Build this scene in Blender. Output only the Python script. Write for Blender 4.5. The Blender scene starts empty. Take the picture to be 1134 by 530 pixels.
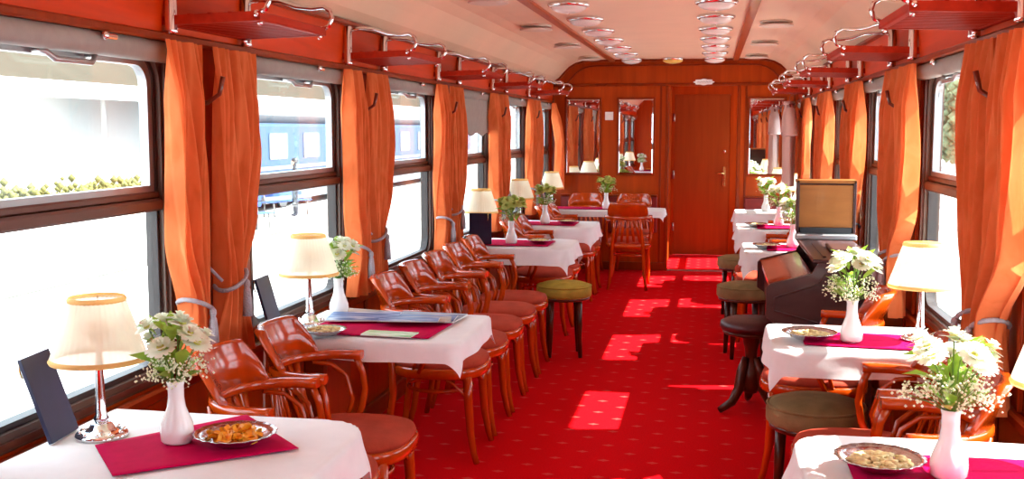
import bpy, math, random
from mathutils import Vector, Matrix
PI = math.pi
rnd = random.Random(7)
scene = bpy.context.scene
C = scene.collection

# ---------------------------------------------------------------- camera
def make_camera():
    W, H, F = 1134., 530., 1200.
    vx, vy = 789., 143.                                    # vanishing point of the car's long axis
    y = Vector(((vx-W/2)/F, -(vy-H/2)/F, -1.)).normalized()
    u = Vector((0, -y.z, y.y)).normalized()
    x = y.cross(u).normalized()
    rot = Matrix((x, y, u))                                # camera space -> world space
    cam = bpy.data.cameras.new('camera'); o = bpy.data.objects.new('camera', cam); C.objects.link(o)
    cam.sensor_width = 36.; cam.lens = F/W*36.; cam.clip_start = .05; cam.clip_end = 400
    o.matrix_world = Matrix.Translation((0, 0, 1.56)) @ rot.to_4x4()
    scene.camera = o
make_camera()

# ---------------------------------------------------------------- world, sun, exposure
SKY, SUN, EXPO = 7.6, 30.0, 0.1
w = bpy.data.worlds.new('sky'); scene.world = w; w.use_nodes = True
bgn = w.node_tree.nodes['Background']; bgn.inputs[0].default_value = (.73, .87, 1, 1); bgn.inputs[1].default_value = SKY
sl = bpy.data.lights.new('sun', 'SUN'); sl.energy = SUN; sl.angle = math.radians(.6); sl.color = (1, .975, .93)
so = bpy.data.objects.new('sun', sl); C.objects.link(so)
so.rotation_euler = Vector((-.96, -.18, -1)).to_track_quat('-Z', 'Y').to_euler()
so.location = (20, 6, 20)
vs = scene.view_settings
vs.view_transform = 'Standard'; vs.look = 'None'; vs.gamma = 1; vs.use_curve_mapping = False; vs.exposure = EXPO

# ---------------------------------------------------------------- materials
MATS = {}
def nodes_of(name):
    m = bpy.data.materials.new(name); m.use_nodes = True
    nt = m.node_tree; b = nt.nodes['Principled BSDF']
    MATS[name] = m
    return m, nt, b
def N(nt, t, **k):
    n = nt.nodes.new(t)
    for a, v in k.items(): setattr(n, a, v)
    return n
def coords(nt, scale=(1, 1, 1), space='Object', rot=(0, 0, 0)):
    tc = N(nt, 'ShaderNodeTexCoord'); mp = N(nt, 'ShaderNodeMapping')
    mp.inputs['Scale'].default_value = scale; mp.inputs['Rotation'].default_value = rot
    nt.links.new(tc.outputs[space], mp.inputs[0]); return mp.outputs[0]
def rgba(c): return (c[0], c[1], c[2], 1)
def s2l(r, g, b):
    f = lambda v: (v/255/12.92) if v/255 <= .04045 else ((v/255+.055)/1.055)**2.4
    return (f(r), f(g), f(b))
def simple(name, col, rough=.5, metal=0, spec=.5, var=0, vscale=20, bump=0, bscale=80, coat=0, sheen=0, trans=0, stretch=(1, 1, 1), space='Object'):
    m, nt, b = nodes_of(name)
    b.inputs['Base Color'].default_value = rgba(col); b.inputs['Roughness'].default_value = rough
    b.inputs['Metallic'].default_value = metal; b.inputs['Specular IOR Level'].default_value = spec
    b.inputs['Coat Weight'].default_value = coat; b.inputs['Coat Roughness'].default_value = .08
    if sheen: b.inputs['Sheen Weight'].default_value = sheen; b.inputs['Sheen Roughness'].default_value = .4; b.inputs['Sheen Tint'].default_value = rgba(col)
    if var:
        n = N(nt, 'ShaderNodeTexNoise'); n.inputs['Scale'].default_value = vscale; n.inputs['Detail'].default_value = 4
        nt.links.new(coords(nt, stretch, space), n.inputs['Vector'])
        r = N(nt, 'ShaderNodeValToRGB')
        r.color_ramp.elements[0].position = .3; r.color_ramp.elements[1].position = .7
        r.color_ramp.elements[0].color = rgba([c*(1-var) for c in col]); r.color_ramp.elements[1].color = rgba([min(1, c*(1+var)) for c in col])
        nt.links.new(n.outputs['Fac'], r.inputs[0]); nt.links.new(r.outputs[0], b.inputs['Base Color'])
    if bump:
        n = N(nt, 'ShaderNodeTexNoise'); n.inputs['Scale'].default_value = bscale; n.inputs['Detail'].default_value = 3
        nt.links.new(coords(nt, stretch, space), n.inputs['Vector'])
        bp = N(nt, 'ShaderNodeBump'); bp.inputs['Strength'].default_value = bump; bp.inputs['Distance'].default_value = .01
        nt.links.new(n.outputs['Fac'], bp.inputs['Height']); nt.links.new(bp.outputs[0], b.inputs['Normal'])
    if trans:
        t = N(nt, 'ShaderNodeBsdfTranslucent'); mx = N(nt, 'ShaderNodeMixShader'); mx.inputs[0].default_value = trans
        t.inputs[0].default_value = rgba(col)
        out = nt.nodes['Material Output']
        nt.links.new(b.outputs[0], mx.inputs[1]); nt.links.new(t.outputs[0], mx.inputs[2]); nt.links.new(mx.outputs[0], out.inputs[0])
    return m
def wood(name, col, rough=.3, coat=.3, var=.3, stretch=(30, 30, 2.5), space='Object', scale=1.2, spec=.18):
    m, nt, b = nodes_of(name)
    b.inputs['Roughness'].default_value = rough; b.inputs['Coat Weight'].default_value = coat; b.inputs['Specular IOR Level'].default_value = spec; b.inputs['Coat Roughness'].default_value = .1
    v = coords(nt, stretch, space)
    n = N(nt, 'ShaderNodeTexNoise'); n.inputs['Scale'].default_value = scale; n.inputs['Detail'].default_value = 6; n.inputs['Distortion'].default_value = .6
    nt.links.new(v, n.inputs['Vector'])
    r = N(nt, 'ShaderNodeValToRGB'); r.color_ramp.elements[0].position = .28; r.color_ramp.elements[1].position = .75
    r.color_ramp.elements[0].color = rgba([c*(1-var) for c in col]); r.color_ramp.elements[1].color = rgba([min(1, c*(1+var*.6)) for c in col])
    nt.links.new(n.outputs['Fac'], r.inputs[0]); nt.links.new(r.outputs[0], b.inputs['Base Color'])
    return m
wood('wall_wood', s2l(172, 62, 3), .42, .03, .22, (14, 14, 1.2))
wood('frieze_wood', s2l(208, 60, 1), .4, .03, .2, (14, 1.2, 14))
wood('trim_wood', s2l(136, 46, 8), .32, .2, .25, (12, 12, 1.5))
wood('ceiling_trim_wood', s2l(176, 84, 44), .3, .3, .25, (14, 1.2, 14))
wood('door_wood', s2l(156, 66, 20), .4, .08, .15, (16, 16, 1))
wood('chair_wood', s2l(184, 62, 6), .18, .45, .22, (14, 14, 4), spec=.4)
wood('stool_wood', s2l(84, 34, 18), .3, .3, .3, (20, 20, 3))
wood('rack_wood', s2l(172, 40, 10), .6, .0, .22, (20, 5, 20))
wood('organ_wood', s2l(72, 46, 44), .35, .3, .25, (4, 14, 14))
wood('organ_panel_wood', s2l(150, 92, 46), .4, .2, .18, (3, 14, 14))
wood('organ_gloss', s2l(92, 52, 42), .1, .8, .15, (14, 4, 14))
simple('carpet_plain', s2l(190, 0, 30), .9)
simple('ceiling_paint', s2l(240, 208, 178), .45, var=.03, vscale=3)
simple('ceiling_cove', s2l(240, 228, 216), .4)
simple('velvet_red', s2l(164, 62, 42), .75, sheen=.5, var=.22, vscale=9, bump=.25, bscale=200, spec=.12)
simple('velvet_green', s2l(164, 138, 54), .75, sheen=.6, var=.25, vscale=10, bump=.2, bscale=200, spec=.12)
simple('velvet_olive', s2l(136, 112, 74), .75, sheen=.6, var=.2, vscale=10, bump=.2, bscale=200, spec=.12)
simple('leather_dark', s2l(70, 26, 30), .4, var=.2, bump=.2, bscale=120)
simple('panel_red', s2l(128, 26, 20), .45, var=.15)
simple('cloth_white', (.86, .86, .86), .8, var=.03, vscale=14, bump=.12, bscale=24, trans=.12, spec=.12)
simple('runner_pink', s2l(184, 0, 68), .85, spec=.06, var=.08, bump=.1, bscale=200)
simple('chrome', (.82, .82, .84), .1, 1)
simple('silver', (.62, .62, .63), .2, 1, bump=.1, bscale=60)
simple('aluminium', (.42, .42, .43), .38, .85)
simple('window_rubber', s2l(58, 50, 48), .5)
simple('window_frame_paint', s2l(104, 84, 72), .4, .3)
simple('rail_brown', s2l(96, 58, 44), .35, .2)
simple('brass', (.72, .5, .2), .25, 1)
simple('blind_grey', s2l(152, 148, 142), .6, var=.06)
simple('porcelain', (.9, .9, .9), .12, coat=.4)
simple('navy', s2l(40, 44, 74), .45, var=.12)
simple('paper', (.85, .84, .8), .7)
simple('rope_grey', s2l(170, 164, 170), .6, bump=.6, bscale=150)
simple('rack_net', s2l(170, 40, 16), .6, var=.2)
simple('shade_cream', s2l(250, 240, 216), .8, trans=.5)
simple('shade_trim', s2l(236, 190, 118), .8, trans=.3)
simple('bulb', (.9, .88, .8), .3)
simple('petal_white', (.92, .94, .78), .6, trans=.2)
simple('petal_green', s2l(206, 214, 120), .6, trans=.2)
simple('flower_core', s2l(206, 200, 90), .7)
simple('leaf', s2l(146, 184, 62), .5, trans=.3, var=.25, vscale=30)
simple('stem', s2l(110, 150, 60), .6, trans=.2)
simple('gyp', (.88, .92, .66), .7)
simple('crisp', s2l(246, 166, 34), .5, var=.15, vscale=40)
simple('nut', s2l(238, 208, 150), .6, var=.35, vscale=60)
simple('mirror_glass', (.86, .86, .86), .01, 1)
simple('plastic_white', (.85, .84, .8), .4)
simple('shirt_white', s2l(226, 196, 190), .8, trans=.2, bump=.2, bscale=12)
simple('black', (.015, .015, .017), .5)
simple('light_glass', (.86, .82, .78), .25, coat=.3)
simple('light_yellow', s2l(248, 216, 116), .3)
simple('vent_white', s2l(224, 206, 190), .5)
simple('hook_brown', s2l(112, 44, 22), .3, coat=.4)
simple('concrete', (.48, .46, .44), .9, var=.12, vscale=.8)
simple('kerb_stone', (.12, .12, .11), .9, var=.2, vscale=3)
simple('white_wall', (.8, .8, .78), .8, var=.03, vscale=1)
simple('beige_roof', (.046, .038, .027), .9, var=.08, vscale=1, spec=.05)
simple('train_blue', (.008, .040, .095), .5)
simple('train_white', (.12, .125, .13), .4)
simple('train_window', (.05, .07, .09), .1)
simple('hedge', s2l(92, 88, 36), .8, var=.45, vscale=6)
simple('tree_leaf', s2l(120, 132, 96), .8, var=.35, vscale=3)
simple('bark', s2l(90, 70, 54), .9)
simple('bench_blue', s2l(34, 70, 130), .4)
simple('skin', s2l(200, 150, 120), .6)
simple('dark_clothes', (.02, .025, .035), .8)
simple('stone_pale', (.6, .58, .52), .9, var=.08, vscale=.6)
simple('cable_white', (.8, .8, .78), .5)
simple('leather_black', (.02, .018, .018), .4, var=.2)

def curtain_material():
    m, nt, b = nodes_of('curtain_cloth')
    v = coords(nt, (2.2, 2.2, .9))
    n = N(nt, 'ShaderNodeTexNoise'); n.inputs['Scale'].default_value = 7; n.inputs['Detail'].default_value = 3; n.inputs['Distortion'].default_value = .8
    nt.links.new(v, n.inputs['Vector'])
    r = N(nt, 'ShaderNodeValToRGB'); e = r.color_ramp.elements
    e[0].position = .3; e[0].color = rgba(s2l(230, 120, 64)); e[1].position = .6; e[1].color = rgba(s2l(244, 138, 82))
    nt.links.new(n.outputs['Fac'], r.inputs[0]); nt.links.new(r.outputs[0], b.inputs['Base Color'])
    b.inputs['Roughness'].default_value = .8; b.inputs['Specular IOR Level'].default_value = .1; b.inputs['Sheen Weight'].default_value = .1
    t = N(nt, 'ShaderNodeBsdfTranslucent'); mx = N(nt, 'ShaderNodeMixShader'); mx.inputs[0].default_value = .32
    nt.links.new(r.outputs[0], t.inputs[0])
    nt.links.new(b.outputs[0], mx.inputs[1]); nt.links.new(t.outputs[0], mx.inputs[2]); nt.links.new(mx.outputs[0], nt.nodes['Material Output'].inputs[0])
curtain_material()

def glass_material():
    m, nt, b = nodes_of('pane_glass'); nt.nodes.remove(b)
    tr = N(nt, 'ShaderNodeBsdfTransparent'); tr.inputs[0].default_value = (.95, .97, .96, 1)
    gl = N(nt, 'ShaderNodeBsdfGlossy'); gl.inputs['Roughness'].default_value = .01
    lw = N(nt, 'ShaderNodeLayerWeight'); lw.inputs[0].default_value = .5           # Schlick-like reflection, the same from both faces
    pw = N(nt, 'ShaderNodeMath', operation='POWER'); pw.inputs[1].default_value = 4.5; nt.links.new(lw.outputs['Facing'], pw.inputs[0])
    fr = N(nt, 'ShaderNodeMath', operation='MULTIPLY_ADD'); fr.inputs[1].default_value = .8; fr.inputs[2].default_value = .035; nt.links.new(pw.outputs[0], fr.inputs[0])
    mx = N(nt, 'ShaderNodeMixShader')
    nt.links.new(fr.outputs[0], mx.inputs[0]); nt.links.new(tr.outputs[0], mx.inputs[1]); nt.links.new(gl.outputs[0], mx.inputs[2])
    nt.links.new(mx.outputs[0], nt.nodes['Material Output'].inputs[0])
glass_material()

def carpet_material():
    m, nt, b = nodes_of('carpet')
    b.inputs['Roughness'].default_value = .95; b.inputs['Specular IOR Level'].default_value = .06
    tc = N(nt, 'ShaderNodeTexCoord'); sx = N(nt, 'ShaderNodeSeparateXYZ'); nt.links.new(tc.outputs['Object'], sx.inputs[0])
    def M(op, a, bb=None):
        n = N(nt, 'ShaderNodeMath', operation=op)
        for i, v in enumerate((a, bb)):
            if v is None: continue
            if isinstance(v, (int, float)): n.inputs[i].default_value = v
            else: nt.links.new(v, n.inputs[i])
        return n.outputs[0]
    def lattice(ox, oy):
        fx = M('SUBTRACT', M('FLOORED_MODULO', M('ADD', sx.outputs[0], ox), .23), .115)
        fy = M('SUBTRACT', M('FLOORED_MODULO', M('ADD', sx.outputs[1], oy), .25), .125)
        ax = M('ABSOLUTE', fx); ay = M('ABSOLUTE', fy)
        d1 = M('ADD', M('DIVIDE', ax, .036), M('DIVIDE', ay, .018))          # lozenge
        d2 = M('ADD', M('DIVIDE', ax, .018), M('DIVIDE', ay, .022))
        return M('MINIMUM', d1, d2)
    d = M('MINIMUM', lattice(0.02, 0), lattice(.135, .125))
    fac = M('SUBTRACT', 1.0, M('MINIMUM', d, 1.0))
    st = N(nt, 'ShaderNodeValToRGB'); e = st.color_ramp.elements
    e[0].position = 0.02; e[0].color = (0, 0, 0, 1); e[1].position = .22; e[1].color = (1, 1, 1, 1)
    nt.links.new(fac, st.inputs[0])
    no = N(nt, 'ShaderNodeTexNoise'); no.inputs['Scale'].default_value = 160; nt.links.new(tc.outputs['Object'], no.inputs['Vector'])
    cr = N(nt, 'ShaderNodeValToRGB'); e = cr.color_ramp.elements
    e[0].position = .3; e[0].color = rgba(s2l(192, 0, 8)); e[1].position = .7; e[1].color = rgba(s2l(218, 0, 14))
    nt.links.new(no.outputs['Fac'], cr.inputs[0])
    mx = N(nt, 'ShaderNodeMix', data_type='RGBA'); nt.links.new(st.outputs[0], mx.inputs[0])
    nt.links.new(cr.outputs[0], mx.inputs[6]); mx.inputs[7].default_value = rgba(s2l(206, 62, 56))
    nt.links.new(mx.outputs[2], b.inputs['Base Color'])
    bp = N(nt, 'ShaderNodeBump'); bp.inputs['Strength'].default_value = .3; bp.inputs['Distance'].default_value = .004
    nt.links.new(no.outputs['Fac'], bp.inputs['Height']); nt.links.new(bp.outputs[0], b.inputs['Normal'])
carpet_material()

def cover_material(name, a, bcol, c, scale):
    m, nt, b = nodes_of(name); b.inputs['Roughness'].default_value = .45; b.inputs['Specular IOR Level'].default_value = .25
    n = N(nt, 'ShaderNodeTexNoise'); n.inputs['Scale'].default_value = scale; n.inputs['Detail'].default_value = 5; n.inputs['Distortion'].default_value = 1.2
    nt.links.new(coords(nt, (3.2, .7, 1)), n.inputs['Vector'])
    r = N(nt, 'ShaderNodeValToRGB'); r.color_ramp.interpolation = 'B_SPLINE'
    e = r.color_ramp.elements; e[0].position = .35; e[0].color = rgba(a); e[1].position = .66; e[1].color = rgba(c)
    k = e.new(.5); k.color = rgba(bcol)
    nt.links.new(n.outputs['Fac'], r.inputs[0]); nt.links.new(r.outputs[0], b.inputs['Base Color'])
cover_material('cover_blue', s2l(24, 44, 104), s2l(84, 124, 184), s2l(206, 206, 206), 6)
cover_material('cover_grey', s2l(60, 66, 84), s2l(130, 150, 176), s2l(190, 190, 186), 7)
cover_material('cover_tan', s2l(170, 150, 124), s2l(196, 186, 168), s2l(120, 130, 150), 10)
cover_material('cover_green', s2l(90, 176, 60), s2l(206, 228, 200), s2l(236, 238, 234), 9)

def gauze(name, amount):
    nt = MATS[name].node_tree; out = nt.nodes['Material Output']; src = out.inputs[0].links[0].from_socket
    tr = N(nt, 'ShaderNodeBsdfTransparent'); mx = N(nt, 'ShaderNodeMixShader'); mx.inputs[0].default_value = amount
    nt.links.new(src, mx.inputs[1]); nt.links.new(tr.outputs[0], mx.inputs[2]); nt.links.new(mx.outputs[0], out.inputs[0])
gauze('shade_cream', .1)

# ---------------------------------------------------------------- mesh building
class MB:
    def __init__(s): s.v = []; s.f = []; s.sm = []
    def add(s, vs, fs, smooth=False):
        o = len(s.v); s.v += [tuple(p) for p in vs]
        for f in fs: s.f.append(tuple(i+o for i in f)); s.sm.append(smooth)
        return s
    def box(s, x0, x1, y0, y1, z0, z1, c=0):
        if x0 > x1: x0, x1 = x1, x0
        if y0 > y1: y0, y1 = y1, y0
        if z0 > z1: z0, z1 = z1, z0
        c = min(c, .45*min(x1-x0, y1-y0, z1-z0))
        if c <= 0:
            vs = [(x, y, z) for x in (x0, x1) for y in (y0, y1) for z in (z0, z1)]
            return s.add(vs, [(0, 1, 3, 2), (4, 6, 7, 5), (0, 4, 5, 1), (2, 3, 7, 6), (0, 2, 6, 4), (1, 5, 7, 3)])
        # chamfered: 3 verts per corner
        vs, idx = [], {}
        for i, X in enumerate((x0, x1)):
            for j, Y in enumerate((y0, y1)):
                for k, Z in enumerate((z0, z1)):
                    dx, dy, dz = (c, -c)[i], (c, -c)[j], (c, -c)[k]
                    idx[i, j, k] = len(vs)
                    vs += [(X, Y+dy, Z+dz), (X+dx, Y, Z+dz), (X+dx, Y+dy, Z)]
        I = lambda i, j, k, a: idx[i, j, k]+a
        fs = []
        for q in (0, 1):
            a = [I(q, 0, 0, 0), I(q, 1, 0, 0), I(q, 1, 1, 0), I(q, 0, 1, 0)]; fs.append(a if q else a[::-1])
            a = [I(0, q, 0, 1), I(1, q, 0, 1), I(1, q, 1, 1), I(0, q, 1, 1)]; fs.append(a[::-1] if q else a)
            a = [I(0, 0, q, 2), I(1, 0, q, 2), I(1, 1, q, 2), I(0, 1, q, 2)]; fs.append(a if q else a[::-1])
        for j in (0, 1):
            for k in (0, 1):
                fs.append([I(0, j, k, 1), I(1, j, k, 1), I(1, j, k, 2), I(0, j, k, 2)])
                fs.append([I(j, 0, k, 0), I(j, 1, k, 0), I(j, 1, k, 2), I(j, 0, k, 2)])
                fs.append([I(j, k, 0, 0), I(j, k, 1, 0), I(j, k, 1, 1), I(j, k, 0, 1)])
        for t in idx.values(): fs.append([t, t+1, t+2])
        return s.add(vs, fs)
    def lathe(s, prof, n=20, cx=0, cy=0, cap=True, ell=1, wob=None):
        vs = []
        for i, (r, z) in enumerate(prof):
            for k in range(n):
                a = 2*PI*k/n; q = r*(wob(i, a) if wob else 1)
                vs.append((cx+q*math.cos(a), cy+q*math.sin(a)*ell, z))
        fs = [(i*n+k, i*n+(k+1) % n, (i+1)*n+(k+1) % n, (i+1)*n+k) for i in range(len(prof)-1) for k in range(n)]
        s.add(vs, fs, True)
        if cap:
            m = len(prof)-1
            if prof[0][0] > 1e-4: s.add(vs[:n], [tuple(range(n))[::-1]])
            if prof[m][0] > 1e-4: s.add(vs[m*n:], [tuple(range(n))])
        return s
    def tube(s, pts, r, n=8, closed=False, cap=True):
        pts = [Vector(p) for p in pts]; m = len(pts)
        rr = r if isinstance(r, (list, tuple)) else [r]*m
        vs = []; prev = None
        for i, p in enumerate(pts):
            a = pts[(i-1) % m] if (closed or i > 0) else p; b = pts[(i+1) % m] if (closed or i < m-1) else p
            t = (b-a).normalized()
            if prev is None:
                ref = Vector((0, 0, 1)) if abs(t.z) < .9 else Vector((1, 0, 0))
                u = t.cross(ref).normalized()
            else: u = (prev-t*prev.dot(t)).normalized()
            prev = u; v = t.cross(u)
            for k in range(n):
                an = 2*PI*k/n; vs.append(p+(u*math.cos(an)+v*math.sin(an))*rr[i])
        last = m if closed else m-1
        fs = [(i*n+k, i*n+(k+1) % n, ((i+1) % m)*n+(k+1) % n, ((i+1) % m)*n+k) for i in range(last) for k in range(n)]
        s.add(vs, fs, True)
        if cap and not closed:
            s.add(vs[:n], [tuple(range(n))[::-1]]); s.add(vs[-n:], [tuple(range(n))])
        return s
    def sweep(s, pts, wid, thk, up=Vector((0, 0, 1)), ch=.25):
        """flat bar along pts; wid across (horizontal), thk along up"""
        pts = [Vector(p) for p in pts]; m = len(pts); vs = []
        W_ = wid if isinstance(wid, (list, tuple)) else [wid]*m
        T_ = thk if isinstance(thk, (list, tuple)) else [thk]*m
        for i, p in enumerate(pts):
            t = (pts[min(i+1, m-1)]-pts[max(i-1, 0)]).normalized()
            sd = t.cross(up).normalized(); u2 = sd.cross(t).normalized()
            a, b = W_[i]/2, T_[i]/2; c = min(a, b)*2*ch
            for (q, r_) in ((a, -b+c), (a, b-c), (a-c, b), (-a+c, b), (-a, b-c), (-a, -b+c), (-a+c, -b), (a-c, -b)):
                vs.append(p+sd*q+u2*r_)
        n = 8
        fs = [(i*n+k, i*n+(k+1) % n, (i+1)*n+(k+1) % n, (i+1)*n+k) for i in range(m-1) for k in range(n)]
        s.add(vs, fs, True); s.add(vs[:n], [tuple(range(n))[::-1]]); s.add(vs[-n:], [tuple(range(n))])
        return s
    def grid(s, fn, nu, nv, smooth=True, closed_u=False):
        vs = [fn(i/nu, j/nv) for j in range(nv+1) for i in range(nu if closed_u else nu+1)]
        k = nu if closed_u else nu+1
        fs = [(j*k+i, j*k+(i+1) % k, (j+1)*k+(i+1) % k, (j+1)*k+i) for j in range(nv) for i in range(nu)]
        return s.add(vs, fs, smooth)
    def prism(s, pts, h, axis='z', cap=True, smooth=False):
        """pts: 2D outline; h=(a,b) range along axis. x: pts=(y,z)  y: pts=(x,z)  z: pts=(x,y)"""
        def P(p, t):
            return {'x': (t, p[0], p[1]), 'y': (p[0], t, p[1]), 'z': (p[0], p[1], t)}[axis]
        n = len(pts); vs = [P(p, h[0]) for p in pts]+[P(p, h[1]) for p in pts]
        s.add(vs, [(i, (i+1) % n, n+(i+1) % n, n+i) for i in range(n)], smooth)
        if cap: s.add(vs, [tuple(range(n))[::-1], tuple(range(n, 2*n))])
        return s
    def ring(s, outer, inner, h, axis='x'):
        n = len(outer)
        def P(p, t): return {'x': (t, p[0], p[1]), 'y': (p[0], t, p[1]), 'z': (p[0], p[1], t)}[axis]
        vs = [P(p, h[0]) for p in outer]+[P(p, h[0]) for p in inner]+[P(p, h[1]) for p in outer]+[P(p, h[1]) for p in inner]
        fs = []
        for i in range(n):
            j = (i+1) % n
            fs += [(i, j, n+j, n+i), (2*n+i, 3*n+i, 3*n+j, 2*n+j), (i, 2*n+i, 2*n+j, j), (n+i, n+j, 3*n+j, 3*n+i)]
        return s.add(vs, fs)
    def ball(s, c, r, n=8, m=6, sc=(1, 1, 1)):
        c = Vector(c)
        vs = []
        for i in range(m+1):
            t = PI*i/m
            for k in range(n):
                a = 2*PI*k/n; vs.append((c.x+r*sc[0]*math.sin(t)*math.cos(a), c.y+r*sc[1]*math.sin(t)*math.sin(a), c.z+r*sc[2]*math.cos(t)))
        fs = [(i*n+k, (i+1)*n+k, (i+1)*n+(k+1) % n, i*n+(k+1) % n) for i in range(m) for k in range(n)]
        return s.add(vs, fs, True)
    def octa(s, c, r):
        x, y, z = c
        return s.add([(x+r, y, z), (x-r, y, z), (x, y+r, z), (x, y-r, z), (x, y, z+r), (x, y, z-r)],
                     [(0, 2, 4), (2, 1, 4), (1, 3, 4), (3, 0, 4), (2, 0, 5), (1, 2, 5), (3, 1, 5), (0, 3, 5)], True)
    def move(s, mat):
        s.v = [tuple(mat @ Vector(p)) for p in s.v]; return s
    def mesh(s, name):
        me = bpy.data.meshes.new(name); me.from_pydata(s.v, [], s.f)
        me.polygons.foreach_set('use_smooth', s.sm); me.validate(); me.update()
        import bmesh
        bm = bmesh.new(); bm.from_mesh(me); bmesh.ops.remove_doubles(bm, verts=bm.verts, dist=1e-5)
        bmesh.ops.recalc_face_normals(bm, faces=bm.faces); bm.to_mesh(me); bm.free()
        return me
    def build(s, name, mat, parent=None, loc=None, rz=None):
        me = s.mesh(name); me.materials.append(MATS[mat])
        return link(name, me, parent, loc, rz)
def link(name, me, parent=None, loc=None, rz=None):
    o = bpy.data.objects.new(name, me); C.objects.link(o)
    if parent: o.parent = parent
    if loc: o.location = loc
    if rz is not None: o.rotation_euler = (0, 0, rz)
    return o
def tag(o, label=None, cat=None, group=None, kind=None):
    for k, v in (('label', label), ('category', cat), ('group', group), ('kind', kind)):
        if v: o[k] = v
    return o
def thing(name, label, cat, loc=(0, 0, 0), rz=0, group=None):
    o = link(name, None, None, loc, rz); o.empty_display_size = .1
    return tag(o, label, cat, group)
def struct(name, mb, mat, parent=None, loc=None):
    o = mb.build(name, mat, parent, loc)
    if parent is None: o['kind'] = 'structure'
    return o
def dup(root, loc, rz=None, label=None, group=None):
    r = root.copy(); C.objects.link(r); r.location = loc
    if rz is not None: r.rotation_euler = (0, 0, rz)
    if label: r['label'] = label
    if group: r['group'] = group
    for ch in list(root.children):
        c = ch.copy(); C.objects.link(c); c.parent = r
        for g in list(ch.children):
            d = g.copy(); C.objects.link(d); d.parent = c
    return r
class Placer:
    """first call moves the prototype itself, later calls copy it"""
    def __init__(s, proto): s.p = proto; s.used = False
    def __call__(s, loc, rz=0, label=None, group=None):
        if not s.used:
            s.used = True; s.p.location = loc; s.p.rotation_euler = (0, 0, rz)
            if label: s.p['label'] = label
            if group: s.p['group'] = group
            return s.p
        return dup(s.p, loc, rz, label, group)
def rrect(y0, y1, z0, z1, r, n=6, corners=(1, 1, 1, 1)):
    """rounded rectangle outline; corners order: (y1,z1),(y0,z1),(y0,z0),(y1,z0)"""
    out = []
    for q, (cy, cz, a0) in enumerate(((y1, z1, 0), (y0, z1, PI/2), (y0, z0, PI), (y1, z0, 1.5*PI))):
        rr = r if corners[q] else .002
        sx = -1 if q in (0, 3) else 1; sz = -1 if q in (0, 1) else 1
        for i in range(n+1):
            a = a0+PI/2*i/n
            out.append((cy+sx*rr+rr*math.cos(a), cz+sz*rr+rr*math.sin(a)))
    return out
def lerp(a, b, t): return a+(b-a)*t
def smooth_keys(keys, z):
    """keys sorted by descending z: (z, ...values)"""
    if z >= keys[0][0]: return keys[0][1:]
    for a, b in zip(keys, keys[1:]):
        if z >= b[0]:
            t = (a[0]-z)/(a[0]-b[0]); t = t*t*(3-2*t)
            return tuple(lerp(p, q, t) for p, q in zip(a[1:], b[1:]))
    return keys[-1][1:]
# ================================================================ THE SETTING
XC, HALF = -.43, 1.36                       # car axis and half width
Y0, YE, YV = -1.55, 12.05, 13.62            # near end, end wall, vestibule door
PITCH, P0 = 1.745, 3.68
POSTS = [P0+PITCH*k for k in range(5)]      # wall posts that show
OPEN_Z = (.72, 1.84)
def SX(s, d): return XC+s*(HALF+d)          # d>0 outside, d<0 inside the wall face
WIN = {-1: [(c-.57, c+.57) for c in [P0+PITCH*(k-.5) for k in range(-2, 5)]]+[(10.96, 11.94)],
       1: [(c-.57, c+.57) for c in [P0+PITCH*(k-.5) for k in range(-2, 5)]]+[(10.96, 11.94), (12.44, 13.56)]}

fl = MB().box(SX(-1, .08), SX(1, .08), Y0-.1, YV+.1, -.08, 0)
struct('floor', fl, 'carpet')

for s, side in ((-1, 'left'), (1, 'right')):
    y1 = YE+.06 if s < 0 else YV+.06
    a, b = SX(s, 0), SX(s, .08)
    mb = MB().box(a, b, Y0, y1, 0, OPEN_Z[0]).box(a, b, Y0, y1, OPEN_Z[1], 2.12)
    wl = struct('wall_'+side, mb, 'wall_wood')
    edges = [Y0]+[e for o in WIN[s] for e in o]+[y1]
    for k in range(0, len(edges), 2):
        if edges[k+1]-edges[k] > .02:
            MB().box(a, b, edges[k], edges[k+1], *OPEN_Z).build('post_panel', 'wall_wood', wl)
    # long frieze board, mouldings, sill and heater box
    ye = YE if s < 0 else YE
    MB().prism([(SX(s, -.0), 1.86), (SX(s, -.028), 1.86), (SX(s, -.045), 2.06), (SX(s, 0), 2.06)], (Y0, ye), 'y').build('frieze_board', 'frieze_wood', wl)
    MB().box(SX(s, 0), SX(s, -.05), Y0, ye, 1.845, 1.872, .006).build('frieze_moulding', 'trim_wood', wl)
    MB().box(SX(s, 0), SX(s, -.07), Y0, ye, 2.055, 2.08, .006).build('cornice', 'trim_wood', wl)
    MB().box(SX(s, 0), SX(s, -.035), Y0, ye, .675, .715, .008).build('sill', 'trim_wood', wl)
    MB().box(SX(s, 0), SX(s, -.03), Y0, ye, .0, .1, .006).build('skirting', 'trim_wood', wl)
    for k in range(-2, 6):
        py = P0+PITCH*k
        if py > YE: continue
        for dy in (-.265, .265):
            if py+dy < YE: MB().box(SX(s, 0), SX(s, -.018), py+dy-.022, py+dy+.022, .715, 1.845, .005).build('window_moulding', 'trim_wood', wl)
        MB().box(SX(s, 0), SX(s, -.012), py-.02, py+.02, .1, .675, .004).build('panel_strip', 'trim_wood', wl)

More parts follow.
